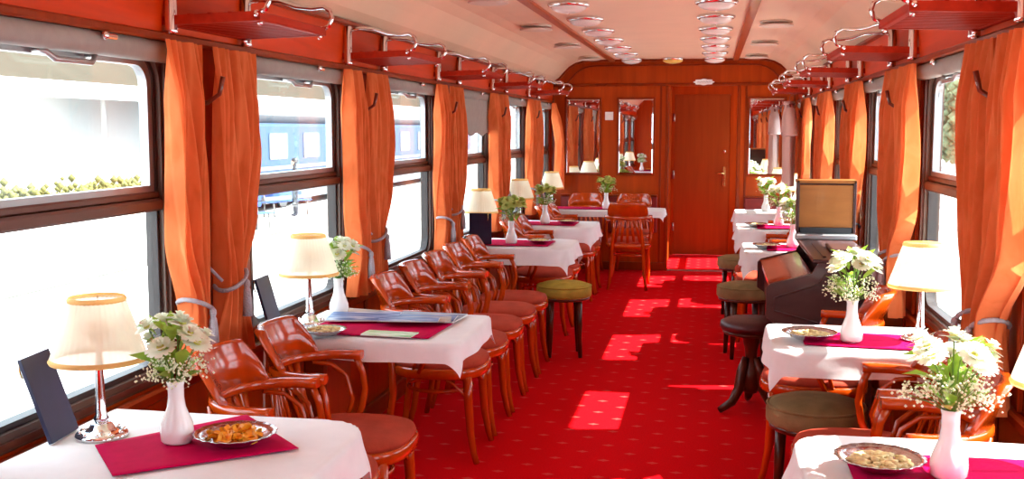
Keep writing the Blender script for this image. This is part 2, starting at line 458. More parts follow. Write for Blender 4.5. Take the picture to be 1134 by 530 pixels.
# end wall with doorway
DX0, DX1, DZ = -.47, .262, 2.03
ew = MB().box(SX(-1, .08), DX0, YE, YE+.06, 0, 2.36).box(DX1, SX(1, .08), YE, YE+.06, 0, 2.36).box(DX0, DX1, YE, YE+.06, DZ, 2.36)
end = struct('wall_end', ew, 'wall_wood')
MB().box(SX(-1, 0), SX(1, 0), YE-.014, YE, DZ+.0, DZ+.03, .005).build('header_moulding', 'trim_wood', end)
for x in (DX0-.035, DX1): MB().box(x, x+.035, YE-.02, YE+.07, 0, DZ, .005).build('door_jamb', 'trim_wood', end)
MB().box(DX0, DX1, YE-.01, YE+.07, 0, .008).build('threshold_strip', 'aluminium', end)
for x in (-1.75, -.56, .355, .86): MB().box(x-.012, x+.012, YE-.008, YE, 0, DZ, .003).build('panel_strip', 'trim_wood', end)
MB().box(SX(-1, 0), DX0-.035, YE-.02, YE, 0, .09, .005).build('skirting', 'trim_wood', end)
MB().box(DX1+.035, SX(1, 0), YE-.02, YE, 0, .09, .005).build('skirting', 'trim_wood', end)
# vestibule behind the doorway
ves = struct('wall_vestibule', MB().box(-.58, -.5, YE+.06, YV+.06, 0, 2.2).box(.215, SX(1, .08), YV, YV+.06, 0, 2.2).box(-.5, -.462, YV, YV+.06, 0, 2.2).box(-.47, .22, YV, YV+.06, 1.985, 2.2), 'wall_wood')
MB().box(-.58, SX(1, .08), YE+.06, YV+.06, 2.2, 2.24).build('vestibule_ceiling', 'ceiling_paint', ves)
door = struct('door_1', MB().box(-.462, .215, YV+.005, YV+.05, .005, 1.985, .004), 'door_wood')
h = MB().box(.135, .165, YV-.008, YV+.005, .86, 1.1, .003).tube([(.15, YV-.005, 1.02), (.15, YV-.05, 1.02), (.04, YV-.05, 1.02)], .009).build('handle', 'brass', door)
MB().lathe([(.016, 0), (.016, .02), (.006, .022)], 12).move(Matrix.Translation((.15, YV+.004, 1.29)) @ Matrix.Rotation(PI/2, 4, 'X')).build('lock', 'chrome', door)
for z in (.35, 1.0, 1.7): MB().tube([(-.466, YV-.006, z-.05), (-.466, YV-.006, z+.05)], .012).build('hinge', 'aluminium', door)
# near wall, behind the camera
struct('wall_near', MB().box(SX(-1, .08), SX(1, .08), Y0-.08, Y0, 0, 2.36), 'wall_wood')

# ceiling: coves, flat panels, wood trims
prof = [(0, 2.07), (-.05, 2.09), (-.1, 2.125), (-.16, 2.19), (-.22, 2.25), (-.29, 2.29), (-.37, 2.312), (-.45, 2.32)]
pts = [(SX(-1, d), z) for d, z in prof]+[(SX(1, d), z) for d, z in reversed(prof)]
top = [(SX(1, .08), 2.08), (SX(1, .08), 2.40), (SX(-1, .08), 2.40), (SX(-1, .08), 2.08)]
cm = MB().prism(pts+top, (Y0-.08, YE+.06), 'y')
cl = struct('ceiling', cm, 'ceiling_paint')
for n, s in ((1, -1), (2, 1)):
    x = XC+s*.665
    tr = struct('trim_%d' % n, MB().box(x-.032, x+.032, Y0, YE, 2.298, 2.322, .006), 'ceiling_trim_wood')
# moulding that follows the ceiling arch on the end wall
ap = [(SX(-1, -.01), 2.03)]+[(x, z-.012) for x, z in pts]+[(SX(1, -.01), 2.03)]
am = MB()
am.sweep([(x, YE-.012, z) for x, z in ap], .024, .03, up=Vector((0, 1, 0)))
am.build('arch_moulding', 'trim_wood', end)
ap2 = [(XC+(x-XC)*.93, z-.065) for x, z in pts]
MB().sweep([(x, YE-.008, z) for x, z in ap2], .016, .014, up=Vector((0, 1, 0))).build('inner_moulding', 'trim_wood', end)

# ---------------------------------------------------------------- windows
def window(n, s, y0, y1):
    z0, z1 = OPEN_Z
    X = lambda d: SX(s, d)
    o = rrect(y0, y1, z0, z1, .012); i = rrect(y0+.045, y1-.045, z0+.05, z1-.03, .1)
    fr = struct('window_%d' % n, MB().ring(o, i, (X(.005), X(.07))), 'window_frame_paint')
    i2 = rrect(y0+.062, y1-.062, z0+.068, z1-.045, .088)
    MB().ring(i, i2, (X(.02), X(.06))).build('rubber_seal', 'window_rubber', fr)
    MB().ring(rrect(y0+.012, y1-.012, z0+.012, z1-.008, .05), rrect(y0+.03, y1-.03, z0+.03, z1-.02, .05), (X(-.006), X(.01))).build('cover_strip', 'rail_brown', fr)
    # middle rail, upper sash and panes
    MB().box(X(.0), X(.05), y0+.05, y1-.05, 1.292, 1.332, .008).box(X(.015), X(.06), y0+.05, y1-.05, 1.332, 1.356, .006).build('middle_rail', 'rail_brown', fr)
    so_ = rrect(y0+.062, y1-.062, 1.356, z1-.045, .085, corners=(1, 1, 0, 0)); si = rrect(y0+.09, y1-.09, 1.376, z1-.075, .065, corners=(1, 1, 0, 0))
    sash = MB().ring(so_, si, (X(.025), X(.055))).build('upper_sash', 'aluminium', fr)
    MB().prism(si, (X(.036), X(.042)), 'x').build('pane', 'pane_glass', sash)
    MB().prism(rrect(y0+.06, y1-.06, z0+.066, 1.293, .088, corners=(0, 0, 1, 1)), (X(.038), X(.044)), 'x').build('pane', 'pane_glass', fr)
    yc = (y0+y1)/2
    MB().tube([(X(.02), yc-.13, 1.775), (X(-.015), yc-.12, 1.77), (X(-.02), yc-.09, 1.752), (X(-.02), yc+.09, 1.752), (X(-.015), yc+.12, 1.77), (X(.02), yc+.13, 1.775)], .009).build('pull_handle', 'aluminium', fr)
    bl = MB().lathe([(.036, y0-.02), (.036, y1+.02)], 14).move(Matrix.Translation((X(-.012), 0, 1.812)) @ Matrix.Rotation(-PI/2, 4, 'X')).build('roller_blind', 'blind_grey', fr)
    MB().box(X(-.045), X(-.062), yc+.10, yc+.17, 1.822, 1.838, .004).ball((X(-.06), yc+.10, 1.83), .013).build('blind_catch', 'chrome', bl)
n = 0
for s in (-1, 1):
    for y0, y1 in WIN[s]:
        n += 1; window(n, s, y0, y1)
        if s < 0 and y0 < 8 < y1:                     # this blind is pulled down a little
            MB().grid(lambda u, v: (SX(s, -.03)-.004*math.sin(v*7)*s, lerp(y0+.02, y1-.02, u), lerp(1.79, 1.52, v)-.012*math.cos(u*18)*v), 24, 8).build('blind_sheet', 'blind_grey', bpy.data.objects['window_%d' % n])
# ================================================================ CHAIRS
def seat_outline(n=36, k=1.0):
    out = []
    for i in range(n):
        a = 2*PI*i/n; c, s_ = math.cos(a), math.sin(a)
        e = .72
        x = math.copysign(abs(c)**e, c)*.235; y = math.copysign(abs(s_)**e, s_)*(.222+.018*c)
        out.append((x*k, y*k))
    return out
def loft(mb, outline_fn, rings):
    n = 36; vs = []
    for k, z in rings: vs += [(x, y, z) for x, y in outline_fn(n, k)]
    m = len(rings)
    mb.add(vs, [(i*n+j, i*n+(j+1) % n, (i+1)*n+(j+1) % n, (i+1)*n+j) for i in range(m-1) for j in range(n)], True)
    mb.add(vs[-n:], [tuple(range(n))], True); mb.add(vs[:n], [tuple(range(n))[::-1]])
    return mb
def upath(t, z, ax=-.02, w=.21, back=-.275):
    """arm / crest path: t in 0..1 from the right arm end round the back to the left arm end"""
    L = .085
    arc_c = back+w*.92
    straight = ax-arc_c
    tot = 2*straight+PI*w*.96
    d = t*tot
    if d < straight: return Vector((ax-d, -w, z))
    if d > tot-straight: return Vector((ax-(tot-d), w, z))
    a = (d-straight)/(tot-2*straight)*PI
    return Vector((arc_c-w*.92*math.sin(a), -w*math.cos(a), z))
def make_chair():
    t = thing('armchair', 'x', 'chair')
    loft(MB(), seat_outline, [(.93, .395), (1, .405), (1, .437), (.97, .447)]).build('seat_frame', 'chair_wood', t)
    loft(MB(), seat_outline, [(.955, .444), (.965, .458), (.93, .474), (.8, .486), (.5, .494), (.2, .497)]).build('seat_cushion', 'velvet_red', t)
    for s in (-1, 1):
        MB().tube([(.165, s*.175, .41), (.17, s*.178, .3), (.18, s*.182, .15), (.197, s*.19, .05), (.212, s*.195, .0)], [.022, .021, .018, .015, .014], 10).build('leg', 'chair_wood', t)
        MB().tube([(-.255, s*.12, .7), (-.235, s*.135, .56), (-.205, s*.15, .44), (-.2, s*.155, .3), (-.225, s*.168, .12), (-.255, s*.185, .0)], [.013, .015, .018, .018, .016, .014], 10).build('leg', 'chair_wood', t)
        MB().tube([(-.06, s*.208, .425), (-.025, s*.216, .5), (-.012, s*.218, .575), (-.022, s*.216, .64), (-.045, s*.21, .695)], [.013, .013, .013, .013, .014], 8).build('arm_support', 'chair_wood', t)
        MB().tube([(-.09, s*.2, .43), (-.06, s*.212, .53), (-.085, s*.214, .62), (-.14, s*.205, .665), (-.2, s*.165, .68)], .009, 8).build('arm_brace', 'chair_wood', t)
    for q in ((.16, -1, 1), (.16, 1, 1), (.16, -1, 0), (.16, 1, 0)):
        e = q[1]
        pts_ = [(.172, e*.178, .3), (.165, e*.15, .335), (.15, e*.11, .375), (.14, e*.07, .398)] if q[2] else [(.17, e*.178, .3), (.14, e*.185, .335), (.1, e*.192, .375), (.06, e*.195, .398)]
        MB().tube(pts_, .007, 6).build('leg_brace', 'chair_wood', t)
    MB().tube([(.155*math.cos(2*PI*k/20)-.005, .15*math.sin(2*PI*k/20), .325) for k in range(20)], .0095, 8, closed=True).build('stretcher', 'chair_wood', t)
    m = 31
    pp = [upath(i/(m-1), .705) for i in range(m)]
    wid = [.056-.014*min(1, min(i, m-1-i)/8) for i in range(m)]; wid[0] = wid[-1] = .048
    MB().sweep(pp, wid, .032, ch=.22).build('arm_rail', 'chair_wood', t)
    # crest board above the rail, curving round the back and leaning outwards
    ts = [.235+.53*i/24 for i in range(25)]
    cr = MB(); vs = []
    for i, q in enumerate(ts):
        e = min(i, 24-i)/24*2
        hgt = .022+.118*min(1, e/.34)**.8
        p = upath(q, 0); d = Vector((p.x+.06, p.y, 0)).normalized()
        lip = .016*min(1, e/.3)
        for o, z in ((-.014, .72), (-.010+.02*hgt/.14, .72+hgt*.55), (.006+.03*hgt/.14, .72+hgt-.012), (.004+.03*hgt/.14, .72+hgt-.002), (.014+.03*hgt/.14+lip, .72+hgt), (.022+.03*hgt/.14+lip, .72+hgt-.01), (.018+.02*hgt/.14, .72+hgt*.55), (.014, .72)):
            vs.append(p+d*o+Vector((0, 0, z)))
    k = 8
    cr.add(vs, [(i*k+j, i*k+(j+1) % k, (i+1)*k+(j+1) % k, (i+1)*k+j) for i in range(24) for j in range(k)], True)
    cr.add(vs[:k], [tuple(range(k))]); cr.add(vs[-k:], [tuple(range(k))[::-1]])
    cr.build('crest_rail', 'chair_wood', t)
    for q in (-.1, -.05, 0, .05, .1):
        p = upath(.5+q*.95, 0)
        b = Vector((-.218+abs(q)*.25, q*1.25, .445))
        MB().sweep([b, Vector((lerp(b.x, p.x, .5)-.004, lerp(b.y, p.y, .5), .57)), Vector((p.x, p.y, .695))], .026, .010, up=Vector((1, 0, 0))).build('slat', 'chair_wood', t)
    return t
chair = Placer(make_chair())
GL = 'armchairs along the left windows'
cx = -1.275
left_chairs = [
    (3.22, .02, 'varnished armchair right behind the near left table, seat half hidden by the cloth'),
    (3.69, .02, 'varnished armchair on the near side of the table with the magazines'),
    (5.03, .02, 'varnished armchair just beyond the magazine table, first of the row of five'),
    (5.505, -.01, 'varnished armchair second in the row of five, counted from the magazine table'),
    (5.98, .01, 'varnished armchair in the middle of the row of five under the left windows'),
    (6.455, .0, 'varnished armchair fourth in the row of five, before the one with the black pouch'),
    (6.93, .01, 'varnished armchair with a black pouch on its back, last of five'),
    (8.25, .0, 'varnished armchair behind the table with the yellow green flowers, next to the olive stool'),
    (8.73, -.01, 'varnished armchair between the two far left window tables, the farther one of the pair'),
    (9.93, .03, 'varnished armchair just beyond the fourth left table, front leg standing in the aisle edge'),
    (10.42, .0, 'varnished armchair close to the left wall, last before the table at the end wall')]
for y, r, lab in left_chairs: chair((cx, y, 0), r, lab, GL)
chair((-.8, 10.74, 0), PI/2+.03, 'varnished armchair seen from behind, facing the table at the end wall', 'armchairs at the end wall table')
chair((-1.36, 11.66, 0), -PI/2, 'varnished armchair against the end wall under the left mirror, red panel behind', 'armchairs at the end wall table')
chair((-.83, 11.66, 0), -PI/2, 'varnished armchair against the end wall under the mirror next to the door side', 'armchairs at the end wall table')
GR = 'armchairs along the right windows'
right_chairs = [
    (.52, 3.28, PI+.02, 'sunlit varnished armchair behind the vase on the near right table'),
    (.525, 3.81, PI-.01, 'varnished armchair pushed up to the near side of the right table with the cream lamp'),
    (.47, 4.98, PI-.12, 'varnished armchair between the right lamp table and the dark organ'),
    (.42, 8.25, PI, 'varnished armchair beyond the organ, behind the third right table'),
    (.42, 8.73, PI, 'varnished armchair beyond the organ, before the fourth right table'),
    (.5, 10.05, PI, 'varnished armchair on the far right, just before the last table under the shirt')]
for x, y, r, lab in right_chairs: chair((x, y, 0), r, lab, GR)
pch = thing('pouch', 'small black pouch with a white tag hung on an armchair back', 'pouch', (-1.585, 6.86, 0))
MB().box(-.03, .03, -.05, .05, .66, .8, .02).build('body', 'leather_black', pch)
MB().box(.03, .034, -.03, .0, .69, .79).build('tag', 'paper', pch)
MB().tube([(0, -.04, .79), (.01, -.02, .86), (.01, .02, .86), (0, .04, .79)], .005, 6).build('strap', 'leather_black', pch)

# ================================================================ STOOLS
def make_stool(fabric):
    t = thing('stool', 'x', 'stool')
    MB().lathe([(.15, .39), (.178, .395), (.182, .415)], 28, ell=1).build('seat_ring', 'stool_wood', t)
    MB().lathe([(.178, .41), (.192, .425), (.192, .47), (.183, .487), (.176, .49)], 32).build('cushion_side', fabric, t)
    MB().lathe([(.18, .486), (.178, .494), (.14, .508), (.07, .516), (0.0005, .518)], 32, cap=False).build('cushion_top', fabric, t)
    MB().tube([(.187*math.cos(2*PI*k/32), .187*math.sin(2*PI*k/32), .487) for k in range(32)], .0055, 6, closed=True).build('piping', fabric, t)
    for k in range(4):
        a = PI/4+PI/2*k; c, s_ = math.cos(a), math.sin(a)
        MB().tube([(.135*c, .135*s_, .4), (.14*c, .14*s_, .2), (.15*c, .15*s_, 0)], [.024, .02, .014], 8).build('leg', 'stool_wood', t)
    return t
GS = 'round upholstered stools'
st = Placer(make_stool('velvet_green'))
st((-.99, 7.37, 0), .2, 'round olive velvet stool at the aisle end of the left row of armchairs', GS)
st2 = Placer(make_stool('velvet_olive'))
st2((.42, 4.31, 0), .5, 'round brownish velvet stool pushed under the right lamp table', GS)
st2((.24, 7.55, 0), .2, 'round brownish velvet stool at the table just beyond the organ', GS)
st2((.25, 9.2, 0), .4, 'round brownish velvet stool at the fourth right table, farthest of the stools', GS)
ps = thing('organ_stool', 'dark leather pedestal stool on curved wooden feet in front of the organ', 'stool', (.235, 6.08, 0))
MB().lathe([(.1, .45), (.165, .455), (.175, .475), (.17, .5), (.14, .515), (.0005, .52)], 28, cap=False).build('cushion', 'leather_dark', ps)
MB().lathe([(.15, .432), (.16, .44), (.15, .455)], 28).build('seat_plate', 'stool_wood', ps)
MB().lathe([(.035, .1), (.06, .14), (.05, .22), (.03, .26), (.035, .34), (.05, .41), (.07, .435)], 16).build('column', 'stool_wood', ps)
for k in range(3):
    a = PI*1.18+2*PI/3*k; c, s_ = math.cos(a), math.sin(a)
    MB().tube([(.03*c, .03*s_, .3), (.06*c, .06*s_, .22), (.075*c, .075*s_, .13), (.12*c, .12*s_, .055), (.2*c, .2*s_, .018)], [.022, .03, .03, .024, .018], 8).build('foot', 'stool_wood', ps)

# ================================================================ TABLES AND CLOTHS
TZ = .735
def table(s, yc, x_end, lab, depth=.72, r=.1, oh=.11, seed=1, cloth_lab='', ends=True):
    """s side, table from the wall to x_end"""
    rr = random.Random(seed)
    xw = SX(s, -.074); L = abs(x_end-xw); hd = depth/2
    t = thing('dining_table', lab, 'table', (xw, yc, 0), 0 if s < 0 else PI, 'window tables')
    MB().prism(rrect(0, L, -hd, hd, r, corners=(1, 0, 0, 1)), (TZ-.028, TZ), 'z').build('table_top', 'chair_wood', t)
    MB().box(.07, .17, -.16, .16, .02, TZ-.028, .01).build('pedestal', 'trim_wood', t)
    MB().box(.03, .25, -.2, .2, 0, .03, .008).build('foot_plate', 'stool_wood', t)
    MB().box(.0, .05, -.3, .3, TZ-.09, TZ-.028, .006).build('wall_bracket', 'trim_wood', t)
    # cloth: a flat sheet laid over a rounded top, the overhang falls and flares a little
    nu, nv = 56, 56; ph = [rr.uniform(0, 6.28) for _ in range(4)]
    def f(u, v):
        px, py = lerp(.0, L+oh, u), lerp(-hd-oh, hd+oh, v)
        cxr, cyr = L-r, max(-hd+r, min(hd-r, py))
        qx = min(px, L); qy = max(-hd, min(hd, py))
        if px > L-r and abs(py) > hd-r:
            cy_ = math.copysign(hd-r, py); d = Vector((px-(L-r), py-cy_)); l = d.length
            if l > r: d = d/l; qx, qy = L-r+d.x*r, cy_+d.y*r
            else: qx, qy = px, py
        e = math.hypot(px-qx, py-qy)
        nx, ny = ((px-qx)/e, (py-qy)/e) if e > 1e-6 else (0, 0)
        bend = min(e, .012)
        wave = .35*math.sin(px*17+py*13+ph[0])+.25*math.sin(px*29-py*23+ph[1])
        out = .005+(e*.16+e*wave*.22 if e > .012 else 0)
        z = TZ+.004-max(0, e-.006)*.985+(.0012*math.sin(px*9+ph[2])*math.sin(py*11+ph[3]))
        return (qx+nx*out*min(1, e/.012), qy+ny*out*min(1, e/.012), z)
    c = MB().grid(f, nu, nv).build('tablecloth', 'cloth_white', None, (xw, yc, 0), 0 if s < 0 else PI)
    tag(c, cloth_lab, 'tablecloth', 'white tablecloths')
    return t
table(-1, 2.50, -.93, 'window table under the white cloth at the lower left corner', .74, .14, seed=1, cloth_lab='white cloth with rounded end on the near left table, crisps dish on it')
table(-1, 4.33, -.95, 'window table on the left that carries the magazines', .66, .05, .085, seed=2, cloth_lab='white cloth under the magazines on the second left table')
table(-1, 7.68, -.97, 'window table on the left beside the olive stool', .7, .06, .12, seed=3, cloth_lab='white cloth on the left table beside the olive stool')
table(-1, 9.32, -.98, 'fourth window table on the left, beyond the olive stool', .7, .06, .13, seed=4, cloth_lab='white cloth with a hanging corner on the fourth left table')
table(-1, 11.2, -.47, 'long table before the end wall at the left of the door', .5, .05, .07, seed=5, cloth_lab='white cloth on the long table before the end wall')
table(1, 2.60, .23, 'window table at the lower right corner of the picture', .74, .12, seed=6, cloth_lab='white cloth on the near right table, seed dish and vase on it')
table(1, 4.38, .24, 'window table on the right with the cream lamp', .58, .05, .1, seed=7, cloth_lab='white cloth on the right lamp table, pointed corner hanging over the aisle')
table(1, 7.68, .23, 'window table on the right just beyond the organ', .7, .06, .12, seed=8, cloth_lab='white cloth on the right table just beyond the organ')
table(1, 9.32, .22, 'fourth window table on the right, partly hidden by the organ', .7, .06, .12, seed=9, cloth_lab='white cloth on the fourth right table beyond the organ')
table(1, 11.1, .24, 'last window table on the right, next to the doorway', .6, .06, .12, seed=10, cloth_lab='white cloth on the last right table next to the doorway')

def runner(pts, lab, z=TZ+.0095):
    """pts: four corners of a flat woven runner, built around their centre"""
    mx = sum(p[0] for p in pts)/4; my = sum(p[1] for p in pts)/4
    a, b, c, d = [Vector((p[0]-mx, p[1]-my, 0)) for p in pts]
    def f(u, v):
        p = a.lerp(b, u).lerp(d.lerp(c, u), v); return (p.x, p.y, .0006*math.sin(u*9)*math.sin(v*7))
    m = MB().grid(f, 14, 14)
    o = m.build('table_runner', 'runner_pink', None, (mx, my, z))
    md = o.modifiers.new('thickness', 'SOLIDIFY'); md.thickness = .002; md.offset = 1
    tag(o, lab, 'table runner', 'burgundy table runners')
runner([(-1.56, 2.5), (-1.38, 2.28), (-1.03, 2.57), (-1.3, 2.855)], 'crimson runner lying askew on the near left table')
runner([(-1.62, 4.08), (-1.08, 4.05), (-1.06, 4.44), (-1.6, 4.52)], 'crimson runner under the magazines on the second left table')
runner([(-1.7, 7.46), (-1.12, 7.46), (-1.12, 7.86), (-1.7, 7.86)], 'crimson runner on the left table beside the olive stool')
runner([(-1.7, 9.12), (-1.14, 9.12), (-1.14, 9.5), (-1.7, 9.5)], 'crimson runner on the fourth left table')
runner([(-1.6, 11.04), (-.9, 11.04), (-.9, 11.36), (-1.6, 11.36)], 'crimson runner on the long table before the end wall')
runner([(.34, 2.36), (.85, 2.36), (.85, 2.8), (.34, 2.8)], 'crimson runner on the near right table')
runner([(.36, 4.2), (.84, 4.16), (.84, 4.46), (.36, 4.5)], 'crimson runner on the right lamp table')
runner([(.38, 7.48), (.84, 7.48), (.84, 7.88), (.38, 7.88)], 'crimson runner on the right table just beyond the organ')
runner([(.38, 9.12), (.84, 9.12), (.84, 9.52), (.38, 9.52)], 'crimson runner on the fourth right table')
# ================================================================ ON THE TABLES
CZ = TZ+.0125                                # top of cloth + runner
def make_lamp():
    t = thing('table_lamp', 'x', 'lamp')
    MB().lathe([(.068, 0), (.07, .006), (.066, .012), (.05, .017), (.034, .022), (.028, .034), (.017, .04)], 28).build('base', 'chrome', t)
    MB().lathe([(.017, .038), (.02, .05), (.015, .06), (.012, .12), (.010, .19), (.011, .2), (.009, .205), (.007, .26)], 16).build('stem', 'chrome', t)
    for k in range(10):
        a = 2*PI*k/10
        MB().ball((.056*math.cos(a), .056*math.sin(a), .014), .007, 6, 4).build('base_bead', 'chrome', t)
    def pl(i, a): return 1+.012*math.sin(a*40)
    sh = MB().lathe([(.124, .212), (.113, .247), (.100, .287), (.087, .327), (.072, .372)], 120, cap=False, wob=pl).build('shade', 'shade_cream', t)
    for r, z in ((.125, .212), (.0735, .372)):
        MB().lathe([(r, z-.006), (r+.003, z), (r-.002, z+.008)], 48, cap=False).build('trim_band', 'shade_trim', sh)
    MB().ball((0, 0, .285), .03, 12, 8, (1, 1, 1.15)).build('bulb', 'bulb', t)
    sp = MB()
    for k in range(3):
        a = 2*PI*k/3; sp.tube([(0, 0, .255), (.06*math.cos(a), .06*math.sin(a), .31), (.072*math.cos(a), .072*math.sin(a), .37)], .002, 5)
    sp.build('shade_holder', 'chrome', t)
    return t
lamp = Placer(make_lamp()); GLm = 'chrome table lamps with cream shades'
lamp((-1.6, 2.6, CZ-.008), 0, 'chrome lamp with pleated cream shade on the near left table', GLm)
l2 = lamp((-1.67, 4.32, CZ-.008), .3, 'chrome lamp with cream shade on the magazine table', GLm)
lamp((-1.65, 7.72, CZ), .2, 'cream shaded lamp half hidden by the navy folder on the stool side table', GLm)
lamp((-1.65, 9.34, CZ), .1, 'cream shaded lamp on the fourth left table, second farthest on the left', GLm)
lamp((-1.64, 11.2, CZ-.006), .4, 'cream shaded lamp on the long table by the end wall', GLm)
lamp((.805, 4.36, CZ), .3, 'sunlit chrome lamp with cream shade on the right table in front of the organ', GLm)
lamp((.84, 2.72, CZ), .1, 'cream shaded lamp cut off by the right edge of the picture', GLm)
lamp((.8, 7.8, CZ), .5, 'cream shaded lamp on the right table hidden behind the organ lid', GLm)
lamp((.8, 9.5, CZ), .2, 'overexposed cream lamp on the fourth right table above the flowers', GLm)
lamp((.78, 11.15, CZ-.008), .6, 'overexposed cream lamp on the last right table below the shirt', GLm)
cb = MB().tube([(-1.735, 4.3, TZ+.01), (-1.745, 4.1, TZ+.008), (-1.73, 3.99, TZ+.0), (-1.7, 3.9, .6), (-1.7, 3.885, .25)], .0045, 6).build('lamp_cord', 'cable_white')
tag(cb, 'white lamp cord hanging from the magazine table to the floor', 'cord')

def make_vase():
    return MB().lathe([(.001, .0), (.034, 0), (.041, .008), (.043, .03), (.041, .05), (.033, .07), (.024, .095), (.0205, .12), (.0205, .15), (.0235, .162), (.0215, .163), (.018, .15), (.018, .1)], 28, cap=False).mesh('flower_vase')
vm = make_vase(); vm.materials.append(MATS['porcelain'])
def petal_head(R, mat_core, seed, petals=16, rings=3):
    rr = random.Random(seed); m = MB()
    for k in range(rings):
        n = petals-k*3; tilt = .25+.38*k; ln = R*(1-.16*k)
        for i in range(n):
            a = 2*PI*(i+.5*k)/n+rr.uniform(-.08, .08); w_ = ln*.2
            d = Vector((math.cos(a)*math.cos(tilt), math.sin(a)*math.cos(tilt), math.sin(tilt))); sd = Vector((-math.sin(a), math.cos(a), 0)); up = d.cross(sd)*-1
            p0 = Vector((0, 0, .004*k)); p1 = p0+d*ln*.55+Vector((0, 0, .12*ln)); p2 = p0+d*ln
            m.add([p0, p1-sd*w_, p2-sd*w_*.5, p2+sd*w_*.5, p1+sd*w_], [(0, 1, 4), (1, 2, 3, 4)], True)
    return m
HEADS = {}
for nm in ('petal_white', 'petal_green'):
    for q in range(2):
        me = petal_head(.034, nm, q+3, 18, 4).mesh('blossom'); me.materials.append(MATS[nm]); HEADS[nm, q] = me
core_me = MB().ball((0, 0, .01), .009, 8, 5, (1, 1, .6)).mesh('flower_centre'); core_me.materials.append(MATS['flower_core'])
lm = MB()
lf = [(0, 0, 0), (.02, .012, .006), (.02, -.012, .006), (.045, .017, .004), (.045, -.017, .004), (.075, 0, -.014), (.022, 0, 0), (.046, 0, -.003)]
lm.add(lf, [(0, 6, 1), (0, 2, 6), (1, 6, 7, 3), (6, 2, 4, 7), (3, 7, 5), (7, 4, 5)], True)
leaf_me = lm.mesh('leaf'); leaf_me.materials.append(MATS['leaf'])
def bouquet(loc, lab, vlab, kind, seed, spread=1.0, tall=1.0, gyp=1.0, nb=8, dome=False):
    nb += 3; spread *= 1.12
    rr = random.Random(seed)
    v = link('flower_vase', vm, None, loc, rr.uniform(0, 6)); tag(v, vlab, 'vase', 'white porcelain vases')
    t = thing('flower_bouquet', lab, 'flowers', (loc[0], loc[1], loc[2]+.15), 0, 'bouquets in white vases')
    sm = MB(); rim = Vector((0, 0, .0))
    for i in range(nb):
        a = 2*PI*i/nb*2.4+rr.uniform(-.3, .3); r_ = (.018 if i < 2 else .058)*spread*rr.uniform(.85, 1.1)
        top = Vector((r_*math.cos(a), r_*math.sin(a), (.165-.3*r_/spread*.9)*tall*(rr.uniform(.94, 1.05) if i < 5 else rr.uniform(.68, .98))))
        sm.tube([(.006*math.cos(a), .006*math.sin(a), -.06), (.008*math.cos(a), .008*math.sin(a), .01), top*.6+Vector((0, 0, .01)), top], .0018, 5)
        o = link('blossom', HEADS[kind, i % 2], t, top)
        tilt = Vector((math.cos(a)*r_*9, math.sin(a)*r_*9, 1)).normalized()
        o.rotation_euler = tilt.to_track_quat('Z', 'Y').to_euler()
        sc = rr.uniform(.9, 1.15)*(1.2 if dome else 1.12); o.scale = (sc,)*3
        c = link('flower_centre', core_me, o)
    for i in range(30):
        a = rr.uniform(0, 2*PI); z = rr.uniform(.01, .15)*tall; r_ = .012+.034*rr.random()
        o = link('leaf', leaf_me, t, (r_*math.cos(a), r_*math.sin(a), z)); o.rotation_euler = (rr.uniform(-.5, .5), -rr.uniform(.3, 1.1), a); k = rr.uniform(.8, 1.15); o.scale = (k, k, k)
    g = MB()
    for i in range(int(60*gyp)):
        a = rr.uniform(0, 2*PI); el = rr.uniform(.25, 1.2); ln = rr.uniform(.05, .098)*spread
        d = Vector((math.cos(a)*math.cos(el), math.sin(a)*math.cos(el), math.sin(el)*.85)); tip = d*ln+Vector((0, 0, .01))
        sm.tube([(0, 0, 0), d*ln*.5+Vector((0, 0, .012)), tip], .0008, 3, cap=False)
        for q in range(9):
            p = tip+Vector((rr.gauss(0, .011), rr.gauss(0, .011), rr.gauss(0, .010)))
            g.octa(p, rr.uniform(.0026, .0042))
    sm.build('stems', 'stem', t)
    tag(g.build('baby_breath', 'gyp', t), kind='stuff')
bouquet((-1.36, 2.56, CZ), 'white daisies over baby breath sprays in the near left vase', 'white porcelain vase on the crimson runner of the near left table', 'petal_white', 1)
bouquet((-1.62, 4.55, CZ-.006), 'white and yellow daisies behind the lamp on the magazine table', 'white porcelain vase behind the lamp on the magazine table', 'petal_white', 2, .95, 1.05, .9)
bouquet((-1.4, 7.58, CZ), 'yellow green chrysanthemums on the left table beside the olive stool', 'white porcelain vase on the left table beside the olive stool', 'petal_green', 3, 1.1, 1., .15, 11, True)
bouquet((-1.41, 9.24, CZ), 'yellow green flowers on the fourth left table', 'white porcelain vase on the fourth left table', 'petal_green', 4, 1, 1, .5, 9)
bouquet((-1.06, 11.1, CZ), 'pale green flowers on the long table before the end wall', 'white porcelain vase on the long table before the end wall', 'petal_green', 5, 1, .95, .4, 8)
bouquet((.56, 2.62, CZ), 'large bunch of white chrysanthemums and baby breath at the lower right', 'white porcelain vase on the near right table', 'petal_white', 6, 1.15, 1.05, 1.1, 9)
bouquet((.54, 4.28, CZ), 'sunlit white chrysanthemums in front of the organ', 'white porcelain vase on the right lamp table', 'petal_white', 7, 1.1, 1.15, .8, 9)
bouquet((.56, 7.68, CZ), 'sunlit greenish flowers on the right table just beyond the organ', 'white porcelain vase on the right table just beyond the organ', 'petal_white', 8, 1.1, 1.1, .5, 9)
bouquet((.565, 9.4, CZ), 'sunlit greenish flowers on the fourth right table', 'white porcelain vase on the fourth right table', 'petal_white', 9, 1.1, 1.1, .4, 9)
bouquet((.54, 11.15, CZ-.006), 'pale flowers on the last right table near the doorway', 'white porcelain vase on the last right table near the doorway', 'petal_white', 10, 1, 1, .3, 7)

